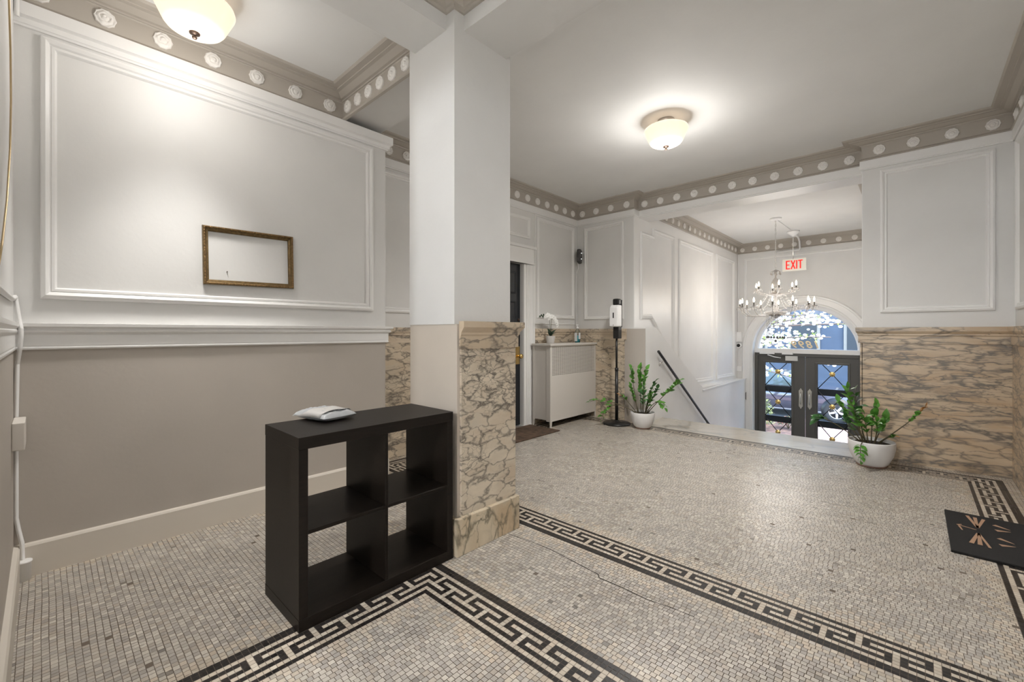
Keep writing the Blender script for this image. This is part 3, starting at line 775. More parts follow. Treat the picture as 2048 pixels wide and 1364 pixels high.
mb = MB(); vs, fs = pillow(.25, .185, .048, 26, 20); mb.add(vs, fs, 0, True)
bd = mb.build('mailer_body', plain('silver_poly', (.50, .52, .54), .32, bump=.35, bscale=35), t)
mb = MB(); nx, ny = 12, 16; vs = []; fs = []
for i in range(nx + 1):
    for j in range(ny + 1):
        u = i / nx; v = 2 * j / ny - 1
        e = max(0, 1 - abs(v) ** 3) ** .4
        x = -.126 + .222 * u; z = .004 + (.020 + .029 * min(1, math.sin(min(1, u * 1.6) * PI / 2)) - .006 * max(0, u - .75) * 4) * (.35 + .65 * e) * (1 if u > .02 else .6) + .002 * math.sin(9 * u + 5 * v)
        z += .005 * (u ** 6)
        vs.append((x - .012 * v * v, v * .092, z))
for i in range(nx):
    for j in range(ny): a = i * (ny + 1) + j; fs.append((a, a + 1, a + ny + 2, a + ny + 1))
mb.add(vs, fs, 0, True)
o = mb.build('mailer_flap', plain('pale_poly', (.66, .645, .63), .35, bump=.3, bscale=30), t)
sd = o.modifiers.new('solid', 'SOLIDIFY'); sd.thickness = .0012

# ------------------------------------------------------------ radiator cover with orchid and bottle
M['cover'] = plain('pale_taupe_enamel', (.60, .57, .53), .4)
t = empty('radiator_cover', (4.90, 3.53, 0)); tag(t, 'pale metal radiator cover with perforated top half', 'radiator cover')
TC_ = Matrix.Translation((-4.90, -3.53, 0))
mb = MB(); mb.box(4.335, 5.432, 3.355, 3.672, 1.040, 1.066); mb.xform(TC_).build('cover_top', 'cover', t, .003)
mb = MB()
mb.box(4.36, 4.40, 3.375, 3.39, .075, 1.04); mb.box(5.39, 5.425, 3.375, 3.39, .075, 1.04); mb.box(4.40, 5.39, 3.375, 3.39, .075, .655); mb.box(4.40, 5.39, 3.375, 3.39, 1.026, 1.04)
mb.xform(TC_).build('front_panel', 'cover', t)
mb = MB(); mb.box(4.36, 4.372, 3.39, 3.67, .09, 1.04); mb.box(4.356, 4.36, 3.376, 3.44, .075, 1.04); mb.box(4.356, 4.36, 3.63, 3.67, .075, 1.04)
mb.xform(TC_).build('side_panel', 'cover', t, .001)
mb = MB(); mb.box(5.413, 5.425, 3.39, 3.67, .09, 1.04); mb.xform(TC_).build('side_panel', 'cover', t, .001)
for x0, x1, x2 in ((4.358, 4.405, 4.382), (5.426, 5.385, 5.408)):
    mb = MB(); mb.prism([(x0, .14), (x1, .14), (x2, 0), (x0, 0)], 'y', 3.374, 3.388); mb.xform(TC_).build('leg', 'cover', t)
mb = MB(); mb.prism([(3.64, .12), (3.67, .12), (3.67, 0), (3.655, 0)], 'x', 4.357, 4.371); mb.xform(TC_).build('leg', 'cover', t)
mb = MB()
nx_, nz_ = 46, 20
for i in range(nx_ + 1): x = 4.40 + .99 * i / nx_; mb.box(x - .0046, x + .0046, 3.378, 3.381, .655, 1.026)
for j in range(nz_ + 1): z = .655 + .371 * j / nz_; mb.box(4.40, 5.39, 3.3782, 3.3812, z - .0042, z + .0042)
mb.xform(TC_).build('grille', 'cover', t)
mb = MB(); mb.box(4.39, 5.40, 3.43, 3.435, .12, 1.03); mb.xform(TC_).build('cavity_shade_sheet', plain('cavity_shade_black', (.02, .018, .016), .8), t)  # near-black sheet paints the shade inside the cover, seen through the grille

t = empty('potted_orchid', (4.587, 3.55, 1.066)); tag(t, 'small white artificial orchid in a textured pot on the radiator cover', 'potted plant')
mb = MB(); mb.lathe([(.046, 0), (.050, .004), (.060, .09), (.062, .098), (.057, .098), (.054, .085), (.001, .085)], n=28)
o = mb.build('pot', plain('speckled_white_pot', (.62, .60, .58), .6, bump=.8, bscale=90), t)
M['leaf_dark'] = plain('dark_orchid_leaf', (.018, .045, .022), .35)
M['petal'] = plain('white_petal', (.86, .86, .84), .6)
def leaf_geo(mb, base, tip, width, up=Vector((0, 0, 1)), curl=.15, n=7, mi=0):
    base = Vector(base); tip = Vector(tip); d = tip - base; L = d.length; d.normalize()
    side = d.cross(up)
    if side.length < 1e-3: side = d.cross(Vector((1, 0, 0)))
    side.normalize(); nrm = side.cross(d)
    vs = []; fs = []
    for i in range(n + 1):
        f = i / n; w = width * (math.sin(PI * f ** .8)) * .5 + .0003
        c = base + d * (L * f) + nrm * (curl * L * math.sin(PI * f))
        vs += [c - side * w + nrm * w * .25, c, c + side * w + nrm * w * .25]
    for i in range(n):
        a = 3 * i; fs += [(a, a + 1, a + 4, a + 3), (a + 1, a + 2, a + 5, a + 4)]
    mb.add(vs, fs, mi, True)
for tp in ((.13, -.02, .19), (-.11, -.06, .17), (.06, -.10, .15), (.02, .07, .20)):
    mb = MB(); leaf_geo(mb, (0, 0, .085), tp, .055, curl=.12); mb.build('leaf', 'leaf_dark', t)
mb = MB(); st1 = [(0, 0, .085), (-.01, 0, .22), (-.02, 0, .33), (-.08, 0, .372), (-.16, -.01, .372), (-.235, -.01, .35)]
st2 = [(.01, 0, .085), (.015, 0, .22), (.02, 0, .31), (.05, -.01, .345), (.09, -.01, .31), (.12, -.01, .25)]
mb.tube(st1, .0028, 6); mb.tube(st2, .0028, 6); mb.build('stalk', plain('green_stalk', (.16, .17, .10), .5), t)
def flower(parent, c, r, d):
    mb = MB(); c = Vector(c); d = Vector(d).normalized(); a = d.cross(Vector((0, 0, 1))).normalized(); b = a.cross(d)
    for k in range(5):
        th_ = 2 * PI * k / 5 + .3; e = a * math.cos(th_) + b * math.sin(th_)
        leaf_geo(mb, c, c + e * r + d * .004, r * .95, up=d, curl=.08, n=5)
    mb.ball(c + d * .006, .007, 6)
    mb.build('flower', 'petal', parent)
for c_ in ((-.04, -.01, .365), (-.085, -.02, .372), (-.12, -.01, .355), (0, -.02, .355), (.04, -.02, .345), (.065, -.02, .325), (.09, -.02, .30), (.105, -.02, .27), (.12, -.02, .24), (-.065, -.02, .335)):
    flower(t, c_, .036, (random.uniform(-.8, .2), -1, random.uniform(-.3, .3)))
for c_ in ((-.205, -.01, .368), (-.235, -.01, .352), (-.18, -.015, .352), (-.16, -.01, .375)):
    mb = MB(); mb.ball(c_, .011, 8, sz=1.3); mb.build('bud', 'leaf_dark', t)

t = empty('hand_sanitizer_bottle', (5.19, 3.53, 1.066)); tag(t, 'clear pump bottle of teal gel on the radiator cover', 'bottle')
M['clear_plastic'] = glass_mat('clear_plastic', (.88, .93, .94), .08, .8)
mb = MB(); mb.lathe([(.034, 0), (.038, .006), (.038, .15), (.030, .175), (.014, .19), (.014, .20)], n=24); mb.build('bottle_body', 'clear_plastic', t)
mb = MB(); mb.lathe([(.034, .004), (.035, .10), (.001, .10)], n=24); mb.build('gel', plain('teal_gel', (.05, .36, .42), .2), t)
mb = MB(); mb.box(-.0375, -.037, -.02, .025, .02, .14); mb.box(-.03, .015, -.0385, -.038, .05, .14); mb.build('label_sticker', plain('pale_sticker', (.70, .73, .74), .5), t)
mb = MB(); mb.lathe([(.016, .198), (.016, .216), (.006, .22), (.006, .245), (.014, .248), (.012, .26), (.001, .262)], n=18); mb.tube([(0, 0, .253), (-.035, 0, .250), (-.040, 0, .243)], .005, 8)
mb.build('pump', 'plastic_white', t)

# ------------------------------------------------------------ dispenser on a floor stand
t = empty('sanitizer_stand', (5.15, 2.885, 0)); tag(t, 'touchless white hand sanitizer dispenser on a black floor stand', 'dispenser stand')
mb = MB(); mb.lathe([(.175, 0), (.178, .01), (.172, .024), (.06, .034), (.03, .05), (.028, .055)], n=40); mb.build('base', 'black', t)
mb = MB(); mb.tube([(0, 0, .05), (0, 0, .72)], .021, 14); mb.lathe([(.021, .70), (.025, .705), (.025, .74), (.016, .745)], n=16); mb.tube([(0, 0, .74), (0, 0, 1.18)], .014, 14); mb.build('pole', 'black', t)
mb = MB(); mb.box(-.04, .045, -.05, .03, 1.13, 1.30); mb.box(.03, .045, -.06, .04, 1.28, 1.64)
mb.build('bracket', 'black', t, .006)
mb = MB(); mb.box(-.05, .03, -.055, .035, 1.57, 1.655); mb.build('rain_hood', 'black', t, .018, 3)
mb = MB(); mb.prism([(-.085, 1.285), (.03, 1.285), (.03, 1.572), (-.05, 1.572), (-.085, 1.53)], 'y', -.062, .062)
o = mb.build('dispenser_body', 'plastic_white', t, .014, 3)
mb = MB(); mb.box(-.088, -.084, -.008, .008, 1.40, 1.47); mb.build('level_window', 'black', t)
mb = MB(); mb.box(-.088, -.084, -.004, .004, 1.305, 1.312); mb.build('indicator_light', 'black', t)

# ------------------------------------------------------------ potted zz plants
M['ceramic'] = plain('matte_white_ceramic', (.66, .65, .64), .45)
M['soil'] = plain('dark_potting_soil', (.025, .018, .014), .95, bump=1.0, bscale=60)
M['zz_leaf'] = plain('glossy_green_leaf', (.085, .25, .035), .28, var=.35, vscale=9)
M['zz_dark'] = plain('deep_green_leaf', (.035, .12, .03), .28, var=.3, vscale=9)
M['zz_dry'] = plain('dried_brown_leaf', (.33, .16, .05), .6, var=.4, vscale=15)
M['zz_stem'] = plain('brown_green_stem', (.085, .070, .035), .5)
def bez(a, b, c, t): return a * (1 - t) ** 2 + b * 2 * t * (1 - t) + c * t * t
def stem(parent, base, tip, bow, nl, size, mat='zz_leaf', start=.35, dry=0, th_=.0045, flop=0.0):
    base = Vector(base); tip = Vector(tip); mid = (base + tip) / 2 + Vector(bow)
    pts = [bez(base, mid, tip, i / 12) for i in range(13)]
    mb = MB(); mb.tube(pts, [th_ * (1.25 - .9 * i / 12) for i in range(13)], 7); s = mb.build('stem', 'zz_stem', parent)
    mb = MB(); md = MB()
    for i in range(nl):
        f = start + (1 - start) * (i / max(1, nl - 1)); p0 = bez(base, mid, tip, min(f, 1)); p1 = bez(base, mid, tip, min(1, f + .03)); p2 = bez(base, mid, tip, max(0, f - .03))
        d = (p1 - p2).normalized(); side = d.cross(Vector((0, 0, 1)))
        if side.length < .15: side = d.cross(Vector((.6, -.7, 0)))
        side.normalize()
        for sd_ in ((1, -1) if i < nl - 1 else (0,)):
            ang = random.uniform(.75, 1.0)
            v = (d * (.72 if sd_ else 1) + side * sd_ * ang + Vector((random.uniform(-.45, .45), random.uniform(-.45, .45), random.uniform(-.4, .45) - flop))).normalized()
            L = size * 1.1 * random.uniform(.78, 1.15) * (1 - .25 * abs(f - .7))
            leaf_geo(md if (dry and i >= nl - dry) else mb, p0, p0 + v * L, L * (.54 if not (dry and i >= nl - dry) else .25), up=Vector((random.uniform(-.3, .3) - .4, random.uniform(-.3, .3) - .2, 1)), curl=.10)
    if mb.v: mb.build('foliage', mat, s)
    if md.v: tag(md.build('dry_foliage', 'zz_dry', s), 'dried brown leaves')
def zz(loc, rim, h, label, stems):
    t = empty('potted_plant', loc); tag(t, label, 'potted plant', 'zz plants in white bowl pots')
    mb = MB(); k = rim
    mb.lathe([(k * .50, 0), (k * .55, .006), (k * .72, h * .16), (k * .90, h * .45), (k * .985, h * .75), (k, h * .97), (k * .985, h), (k * .955, h), (k * .94, h * .93), (k * .93, h * .86)], n=44)
    mb.build('pot', 'ceramic', t)
    mb = MB(); mb.lathe([(k * .50, -.0005), (k * .62, .003), (k * .66, .018), (k * .60, .018)], n=36); mb.build('saucer', plain('brown_cork', (.20, .12, .09), .7), t)
    mb = MB(); mb.lathe([(k * .93, h * .86), (k * .6, h * .90), (.001, h * .91)], n=30); mb.build('soil', 'soil', t)
    for (b, tp, bow, nl, size, mat, start, dry) in stems:
        stem(t, (b[0], b[1], h * .88), Vector(tp) - Vector(loc), bow, nl, size, mat, start, dry)
    return t
random.seed(21)
P1 = (5.165, 2.525, 0)
zz(P1, .150, .205, 'zz plant in a white bowl pot beside the black dispenser stand', [
    ((-.01, .06), (5.10, 2.645, .755), (0, .02, .05), 5, .085, 'zz_leaf', .62, 0),
    ((0, .02), (5.13, 2.535, .765), (0, .02, .05), 9, .085, 'zz_leaf', .42, 0),
    ((.01, .0), (5.15, 2.47, .74), (0, .03, .02), 8, .075, 'zz_leaf', .45, 0),
    ((.02, -.02), (5.20, 2.375, .59), (0, .02, .08), 6, .065, 'zz_dark', .45, 0),
    ((0, -.05), (5.13, 2.045, .625), (0, -.06, .10), 8, .085, 'zz_leaf', .45, 0),
    ((-.02, -.05), (5.10, 2.215, .30), (0, -.03, .22), 7, .07, 'zz_leaf', .5, 0),
    ((-.04, .03), (5.02, 3.22, .27), (-.05, .1, .16), 5, .075, 'zz_leaf', .45, 0),
    ((-.06, .04), (4.94, 2.99, .075), (-.10, .10, .30), 6, .075, 'zz_leaf', .55, 0),
    ((-.02, .07), (5.05, 2.77, .40), (0, .04, .08), 4, .06, 'zz_leaf', .55, 2),
    ((-.04, -.05), (5.03, 2.36, .44), (0, -.02, .06), 6, .07, 'zz_leaf', .35, 0),
    ((-.05, .02), (5.04, 2.62, .52), (0, .02, .05), 6, .07, 'zz_leaf', .4, 0),
    ((0, -.03), (5.10, 2.30, .52), (0, -.02, .06), 6, .07, 'zz_dark', .4, 0),
    ((.03, -.02), (5.18, 2.42, .46), (0, 0, .03), 6, .07, 'zz_leaf', .35, 0),
    ((-.03, -.02), (5.08, 2.47, .50), (0, 0, .02), 6, .07, 'zz_dark', .35, 0)])
P2 = (5.125, .285, 0)
zz(P2, .172, .232, 'zz plant in a white bowl pot beside the streaky marble wall', [
    ((0, .06), (5.02, .45, .70), (0, .03, .08), 5, .080, 'zz_leaf', .60, 0),
    ((0, .04), (5.05, .39, .66), (0, .03, .05), 8, .075, 'zz_dark', .40, 0),
    ((-.02, .07), (5.07, .67, .385), (0, .09, .12), 5, .10, 'zz_dark', .68, 0),
    ((.02, -.04), (5.12, -.07, .58), (0, -.08, .05), 9, .055, 'zz_leaf', .55, 4),
    ((0, -.02), (5.08, .19, .45), (0, -.01, .02), 6, .085, 'zz_leaf', .40, 0),
    ((.01, 0), (5.12, .25, .56), (0, .02, .02), 6, .075, 'zz_leaf', .40, 0),
    ((-.03, .02), (5.04, .33, .46), (0, 0, .02), 6, .075, 'zz_leaf', .35, 0),
    ((-.05, .03), (4.92, .345, .075), (-.12, .03, .16), 6, .065, 'zz_leaf', .55, 0),
    ((-.02, .06), (5.05, .47, .42), (0, .02, .02), 5, .070, 'zz_dark', .45, 0),
    ((-.04, -.02), (5.02, .24, .42), (0, -.02, .05), 6, .075, 'zz_leaf', .35, 0),
    ((-.04, .05), (5.00, .40, .52), (0, .02, .05), 7, .075, 'zz_leaf', .4, 0),
    ((0, .03), (5.08, .52, .56), (0, .04, .05), 6, .075, 'zz_leaf', .5, 0),
    ((.02, -.05), (5.10, .13, .30), (0, -.03, .05), 4, .060, 'zz_leaf', .5, 1)])

# ------------------------------------------------------------ mats
t = MB(); t.box(-.56, .56, -.24, .24, .0006, .014)
tag(t.build('doormat', plain('worn_brown_coir', (.085, .052, .032), .95, var=.5, vscale=14, bump=1.0, bscale=180), None, .003, loc=(3.75, 3.43, 0)), 'worn brown doormat in front of the black door', 'doormat')
t = empty('doormat', (3.79, -.375, 0)); tag(t, 'black doormat with tan arrow marks along the right wall', 'doormat')
mb = MB(); mb.box(-.376, .376, -.226, .224, .0006, .014); mb.build('mat_body', plain('black_coir', (.010, .009, .009), .95, bump=1.0, bscale=220), t, .003)
mb = MB()
def stroke(a, b, w0, w1):
    a = Vector((a[0] - 3.79, a[1] + .375)); b = Vector((b[0] - 3.79, b[1] + .375)); d = (b - a).normalized(); s = Vector((-d.y, d.x))
    q = [a + s * w0, b + s * w1, b - s * w1, a - s * w0]
    mb.add([(p_.x, p_.y, .0143) for p_ in q] + [(p_.x, p_.y, .0155) for p_ in q], [(4, 5, 6, 7), (0, 1, 5, 4), (1, 2, 6, 5), (2, 3, 7, 6), (3, 0, 4, 7)])
for a_, b_, w0, w1 in (((4.115, -.255), (3.90, -.287), .008, .006), ((4.105, -.289), (3.90, -.287), .009, .006), ((4.098, -.327), (3.90, -.288), .008, .006),
                       ((3.80, -.281), (3.60, -.241), .006, .010), ((3.80, -.284), (3.60, -.275), .006, .010), ((3.80, -.284), (3.585, -.312), .005, .006),
                       ((3.858, -.279), (3.885, -.198), .0025, .004), ((3.885, -.198), (3.905, -.218), .005, .003), ((3.870, -.205), (3.80, -.216), .005, .003),
                       ((4.025, -.365), (3.985, -.428), .014, .001), ((3.925, -.365), (3.950, -.427), .014, .001), ((3.785, -.362), (3.742, -.418), .014, .001), ((3.672, -.358), (3.697, -.418), .014, .001)):
    stroke(a_, b_, w0, w1)
mb.build('arrow_marks', plain('tan_coir', (.36, .22, .14), .9), t)

# ------------------------------------------------------------ handrail
t = empty('handrail', (5.73, 2.57, .95)); tag(t, 'slim black handrail sloping down the white stair wall', 'handrail')
a = Vector((0, 0, 0)); dv = Vector((1.998, 0, -1.312)); dn = dv.normalized()
mb = MB(); mb.tube([a, a + dn * .01, a + dv * 1.15], .019, 14); mb.build('rail', 'black', t)
for f in (.085, .95):
    p0 = dv * f; mb = MB(); mb.tube([p0 + Vector((0, 0, -.015)), p0 + Vector((0, .03, -.06)), p0 + Vector((0, .058, -.075))], .007, 8)
    mb.xform(Matrix.Identity(4)); st_ = len(mb.v); mb.lathe([(.03, 0), (.028, .006), (.001, .008)], n=16)
    mb.xform(Matrix.Translation(p0 + Vector((0, .0598, -.075))) @ Matrix.Rotation(PI / 2, 4, 'X'), st_)
    mb.build('bracket', 'chrome', t)

# ------------------------------------------------------------ chandelier
t = empty('chandelier', (8.16, 1.665, 3.08)); tag(t, 'two tier crystal chandelier with candle bulbs hanging over the stairs', 'chandelier')
def sparkle(name, fac, col):
    m, nt, p = new_mat(name); p.inputs['Base Color'].default_value = (*col, 1); p.inputs['Roughness'].default_value = .08; p.inputs['Specular IOR Level'].default_value = 1.0
    tr = nt.nodes.new('ShaderNodeBsdfTransparent'); mx = nt.nodes.new('ShaderNodeMixShader'); mx.inputs['Fac'].default_value = fac
    nt.links.new(tr.outputs[0], mx.inputs[1]); nt.links.new(p.outputs[0], mx.inputs[2]); nt.links.new(mx.outputs[0], nt.nodes['Material Output'].inputs['Surface'])
    return m
M['crystal'] = sparkle('crystal', .45, (.42, .40, .38))
M['crystal_arm'] = sparkle('pale_glass_arm', .5, (.30, .275, .25))
M['bulb'] = emis('lit_candle_bulb', (1.0, .74, .45), 14, (.9, .85, .8))
M['candle'] = plain('dark_candle_sleeve', (.05, .045, .04), .5)
mb = MB(); mb.lathe([(.085, 0), (.085, -.018), (.07, -.026), (.02, -.032), (.001, -.033)], n=30); mb.build('canopy', 'plastic_white', t)
mb = MB()
for i in range(22):
    z = -.045 - i * .037; pts = []
    for k in range(9):
        a = 2 * PI * k / 8; u = .009 * math.cos(a); v = .023 * math.sin(a)
        pts.append((u, 0, z + v) if i % 2 else (0, u, z + v))
    mb.tube(pts, .0028, 5, caps=False)
mb.tube([(.006 * math.sin(i * 1.3), .006 * math.cos(i * 1.3), -.03 - i * .03) for i in range(28)], .0025, 5)
mb.build('chain', 'chrome', t)
mb = MB(); mb.lathe([(.001, -.84), (.02, -.845), (.03, -.87), (.012, -.90), (.012, -.97), (.035, -1.0), (.058, -1.04), (.058, -1.09), (.035, -1.125), (.012, -1.14), (.014, -1.20), (.04, -1.22), (.02, -1.24),
                     (.13, -1.235), (.14, -1.245), (.06, -1.275), (.018, -1.29), (.018, -1.42), (.045, -1.44), (.045, -1.49), (.02, -1.52), (.16, -1.535), (.17, -1.55), (.08, -1.60), (.03, -1.63), (.001, -1.64)], n=24)
mb.build('centre_stem', 'crystal_arm', t)
mb = MB(); mb.lathe([(.06, -1.228), (.075, -1.232), (.075, -1.24), (.02, -1.245)], n=20); mb.build('arm_holder', 'bronze', t); mb = MB(); mb.lathe([(.09, -1.575), (.10, -1.58), (.10, -1.59), (.02, -1.60)], n=20); mb.build('arm_holder', 'bronze', t)
for k in range(6):    # crown flourishes
    a = 2 * PI * k / 6; c_, s_ = math.cos(a), math.sin(a)
    mb = MB(); mb.tube([(0, 0, -.87), (.04 * c_, .04 * s_, -.86), (.065 * c_, .065 * s_, -.875), (.07 * c_, .07 * s_, -.895)], .006, 6); mb.ball((.072 * c_, .072 * s_, -.915), .013, 6, sz=1.5)
    mb.build('crown_arm', 'crystal_arm', t)
def drop(mb, p, r=.009, l=.035):
    p = Vector(p); vs = [p + Vector((0, 0, 0)), p + Vector((r, 0, -l * .6)), p + Vector((0, r, -l * .6)), p + Vector((-r, 0, -l * .6)), p + Vector((0, -r, -l * .6)), p + Vector((0, 0, -l))]
    mb.add(vs, [(0, 1, 2), (0, 2, 3), (0, 3, 4), (0, 4, 1), (5, 2, 1), (5, 3, 2), (5, 4, 3), (5, 1, 4)])
def arm(a, R, z0, zd, zc, sleeve):
    c_, s_ = math.cos(a), math.sin(a)
    pts = [(R * f * c_, R * f * s_, z) for f, z in ((.06, z0), (.25, z0 - .005), (.45, (z0 + zd) / 2 - .01), (.66, zd), (.82, zd + .005), (.94, (zd + zc) / 2 - .01), (1.0, zc))]
    mb = MB(); mb.tube(pts, .0075, 8); am = mb.build('arm', 'crystal_arm', t)
    x, y = R * c_, R * s_
    mb = MB(); mb.lathe([(.008, zc - .012), (.020, zc - .006), (.046, zc + .006), (.050, zc + .012), (.044, zc + .010), (.012, zc + .004)], (x, y, 0), 16); mb.build('drip_pan', 'crystal_arm', am)
    mb = MB(); mb.lathe([(.009, zc + .004), (.009, zc + sleeve)], (x, y, 0), 12); mb.build('candle_sleeve', 'candle', am)
    mb = MB(); mb.lathe([(.007, zc + sleeve), (.013, zc + sleeve + .022), (.011, zc + sleeve + .045), (.005, zc + sleeve + .068), (.001, zc + sleeve + .078)], (x, y, 0), 12); mb.build('bulb', 'bulb', am)
    mb = MB()
    for q in range(5):
        b = 2 * PI * q / 5 + a; mb = MB(); drop(mb, (x + .046 * math.cos(b), y + .046 * math.sin(b), zc + .006), .009, .045); mb.build('crystal_drop', 'crystal', am)
for k in range(6): arm(2 * PI * k / 6 + .35, .30, -1.24, -1.235, -1.175, .055)
for k in range(12): arm(2 * PI * k / 12 + .12, .52, -1.57, -1.60, -1.455, .068)
for k in range(18):
    a = 2 * PI * k / 18; r = .125; mb = MB()
    for q in range(11): mb.ball((r * math.cos(a), r * math.sin(a), -1.60 - .030 * q), .0075, 5)
    mb.tube([(r * math.cos(a), r * math.sin(a), -1.59), (r * math.cos(a), r * math.sin(a), -1.91)], .002, 4)
    mb.build('bead_strand', 'crystal', t)
M['smoky'] = plain('smoky_crystal', (.06, .055, .05), .1)
for k in range(18):
    a = 2 * PI * k / 18; mb = MB(); drop(mb, (.125 * math.cos(a), .125 * math.sin(a), -1.925), .014, .05); mb.build('fringe_drop', 'smoky', t)
mb = MB(); mb.tube([(0, 0, -1.63), (0, 0, -1.99)], .002, 5); mb.ball((0, 0, -2.01), .020, 10); mb.build('bottom_ball', plain('dark_crystal', (.05, .05, .05), .05), t)
for k in range(12):   # swags between the tiers
    a = 2 * PI * (k + .5) / 12; c_, s_ = math.cos(a), math.sin(a); mb = MB()
    for q in range(9):
        f = q / 8; r = .14 + .22 * f; z = -1.27 - .20 * f - .05 * math.sin(PI * f); mb.ball((r * c_, r * s_, z), .009, 5)
    mb.tube([((.14 + .22 * q / 8) * c_, (.14 + .22 * q / 8) * s_, -1.27 - .20 * q / 8 - .05 * math.sin(PI * q / 8)) for q in range(9)], .002, 4)
    mb.build('bead_swag', 'crystal', t)
for k in range(6):
    a = 2 * PI * k / 6 + .2; point('candle_light', (.28 * math.cos(a), .28 * math.sin(a), -1.40), 3.2, .28, (1.0, .97, .93), t)

# ------------------------------------------------------------ exit sign, conduit, devices
M['exit_red'] = emis('lit_red_letters', (1.0, .03, .02), .30, (.6, .02, .015))
t = empty('exit_sign', (9.42, 1.64, 3.08)); tag(t, 'clear edge lit EXIT sign with red letters hanging from the ceiling', 'exit sign')
mb = MB(); mb.lathe([(.10, 0), (.10, -.03), (.085, -.035), (.085, -.045), (.05, -.075), (.014, -.10), (.010, -.102)], n=24); mb.build('canopy', 'plastic_white', t)
mb = MB(); mb.tube([(0, 0, -.09), (0, 0, -.515)], .008, 10); mb.build('stem', 'chrome', t)
mb = MB(); mb.box(-.004, .004, -.20, .17, -.735, -.51); ep = mb.build('panel', plain('acrylic_panel', (.74, .73, .66), .25), t, .001)
def letter(y0, strokes):
    mb = MB()
    for (ya, za, yb, zb, w) in strokes:
        A = Vector((y0 - ya, za)); B = Vector((y0 - yb, zb)); d = (B - A).normalized(); s_ = Vector((-d.y, d.x)) * w / 2; d = d * 0
        mb.prism([tuple(A + s_), tuple(B + s_), tuple(B - s_), tuple(A - s_)], 'x', -.007, -.0042)
    mb.build('letter', 'exit_red', t)
zt, zb, W = -.54, -.70, .021
letter(.115, [(.01, zt, .01, zb, W), (.0, zt - .010, .066, zt - .010, .020), (.0, (zt + zb) / 2, .058, (zt + zb) / 2, .018), (.0, zb + .010, .066, zb + .010, .020)])
letter(.035, [(.004, zt, .066, zb, W), (.066, zt, .004, zb, W)])
letter(-.045, [(.012, zt, .012, zb, W)])
letter(-.078, [(.036, zt, .036, zb, W), (.0, zt - .010, .072, zt - .010, .020)])
mb = MB(); mb.tube([(8.27, 1.665, 3.070), (9.30, 1.645, 3.070)], .007, 8)
tag(mb.build('conduit', 'plastic_white'), 'thin white conduit on the ceiling between chandelier and exit sign', 'conduit')
mb = MB(); mb.tube([(9.54, 1.64, 3.055), (10.0, 1.655, 3.055), (10.12, 1.655, 3.0), (10.16, 1.655, 2.87), (10.165, 1.67, 2.845), (10.165, 2.05, 2.845)], .016, 8)
tag(mb.build('conduit', 'plastic_white'), 'white bent conduit from the exit sign down onto the front wall cornice', 'conduit')
mb = MB(); mb.tube([(10.175, 2.775, 1.21), (10.175, 2.775, 2.88)], .010, 8); mb.box(10.14, 10.2, 2.708, 2.835, 1.0, 1.215)
tag(mb.build('junction_box', 'plastic_white', bevel=.004), 'white box above the dome camera beside the arch', 'box')
t = empty('dome_camera', (10.198, 2.772, .925)); tag(t, 'small white dome camera with dark lens beside the arch', 'security camera')
mb = MB(); mb.lathe([(.062, 0), (.062, .02), (.05, .03), (.04, .032)], n=24); mb.xform(Matrix.Rotation(-PI / 2, 4, 'Y')).build('housing', 'plastic_white', t)
mb = MB(); mb.ball((-.03, 0, 0), .036, 10); mb.build('lens', 'black', t)
mb = MB(); mb.box(10.165, 10.2, 2.715, 2.825, .375, .48); mb.tube([(10.19, 2.775, .48), (10.19, 2.775, .865)], .005, 6)
tag(mb.build('wall_plate', 'plastic_white', bevel=.003), 'small white plate under the dome camera', 'wall plate')
mb = MB(); mb.prism([(2.62, -.23), (2.62, -.06), (2.655, -.12), (2.655, -.17)], 'x', 10.15, 10.165)
tag(mb.build('wall_lever', 'black'), 'small black lever on the wall beside the left entrance door', 'lever')
t = empty('router', (5.39, 3.655, 2.335), math.radians(28)); tag(t, 'dark grey box mounted high in the far corner above the radiator', 'wireless router')
mb = MB(); mb.box(-.085, .085, -.05, .01, -.10, .10); mb.build('casing', plain('dark_grey_plastic', (.045, .043, .042), .45), t, .018, 3)
M['led'] = emis('white_led', (1, 1, 1), 1.2)
for z in (.04, -.045): mb = MB(); mb.ball((-.045, -.051, z), .006, 6); mb.build('indicator_light', 'led', t)
mb = MB(); mb.tube([(5.40, 3.66, 2.225), (5.40, 3.66, 2.16), (5.40, 3.69, 2.08), (5.395, 3.700, 2.02), (5.395, 3.702, 1.27)], .006, 8)
tag(mb.build('cable', 'plastic_white'), 'white cable hanging below the dark corner box', 'cable')

# near left corner: surface wiring
def flat_duct(mb, pts, w, hgt, nrm):
    pts = [Vector(p) for p in pts]; nrm = Vector(nrm)
    vs = []
    for i, p in enumerate(pts):
        d = (pts[min(i + 1, len(pts) - 1)] - pts[max(i - 1, 0)]).normalized(); s = d.cross(nrm).normalized()
        for a, b in ((-.5, 0), (-.5, .55), (-.12, 1), (.12, 1), (.5, .55), (.5, 0)): vs.append(p + s * (a * w) + nrm * (b * hgt))
    fs = [(0, 1, 2, 3, 4, 5), tuple((len(pts) - 1) * 6 + k for k in range(6))[::-1]]
    for i in range(len(pts) - 1):
        for k in range(6): fs.append((i * 6 + k, i * 6 + (k + 1) % 6, (i + 1) * 6 + (k + 1) % 6, (i + 1) * 6 + k))
    mb.add(vs, fs)
mb = MB()
flat_duct(mb, [(-.094, 3.247, 1.39), (-.080, 3.22, 1.27), (-.074, 3.205, 1.235), (-.074, 3.205, 1.20), (-.078, 3.215, 1.14), (-.088, 3.25, 1.06), (-.0915, 3.252, .80)], .017, .016, (0, -1, 0))
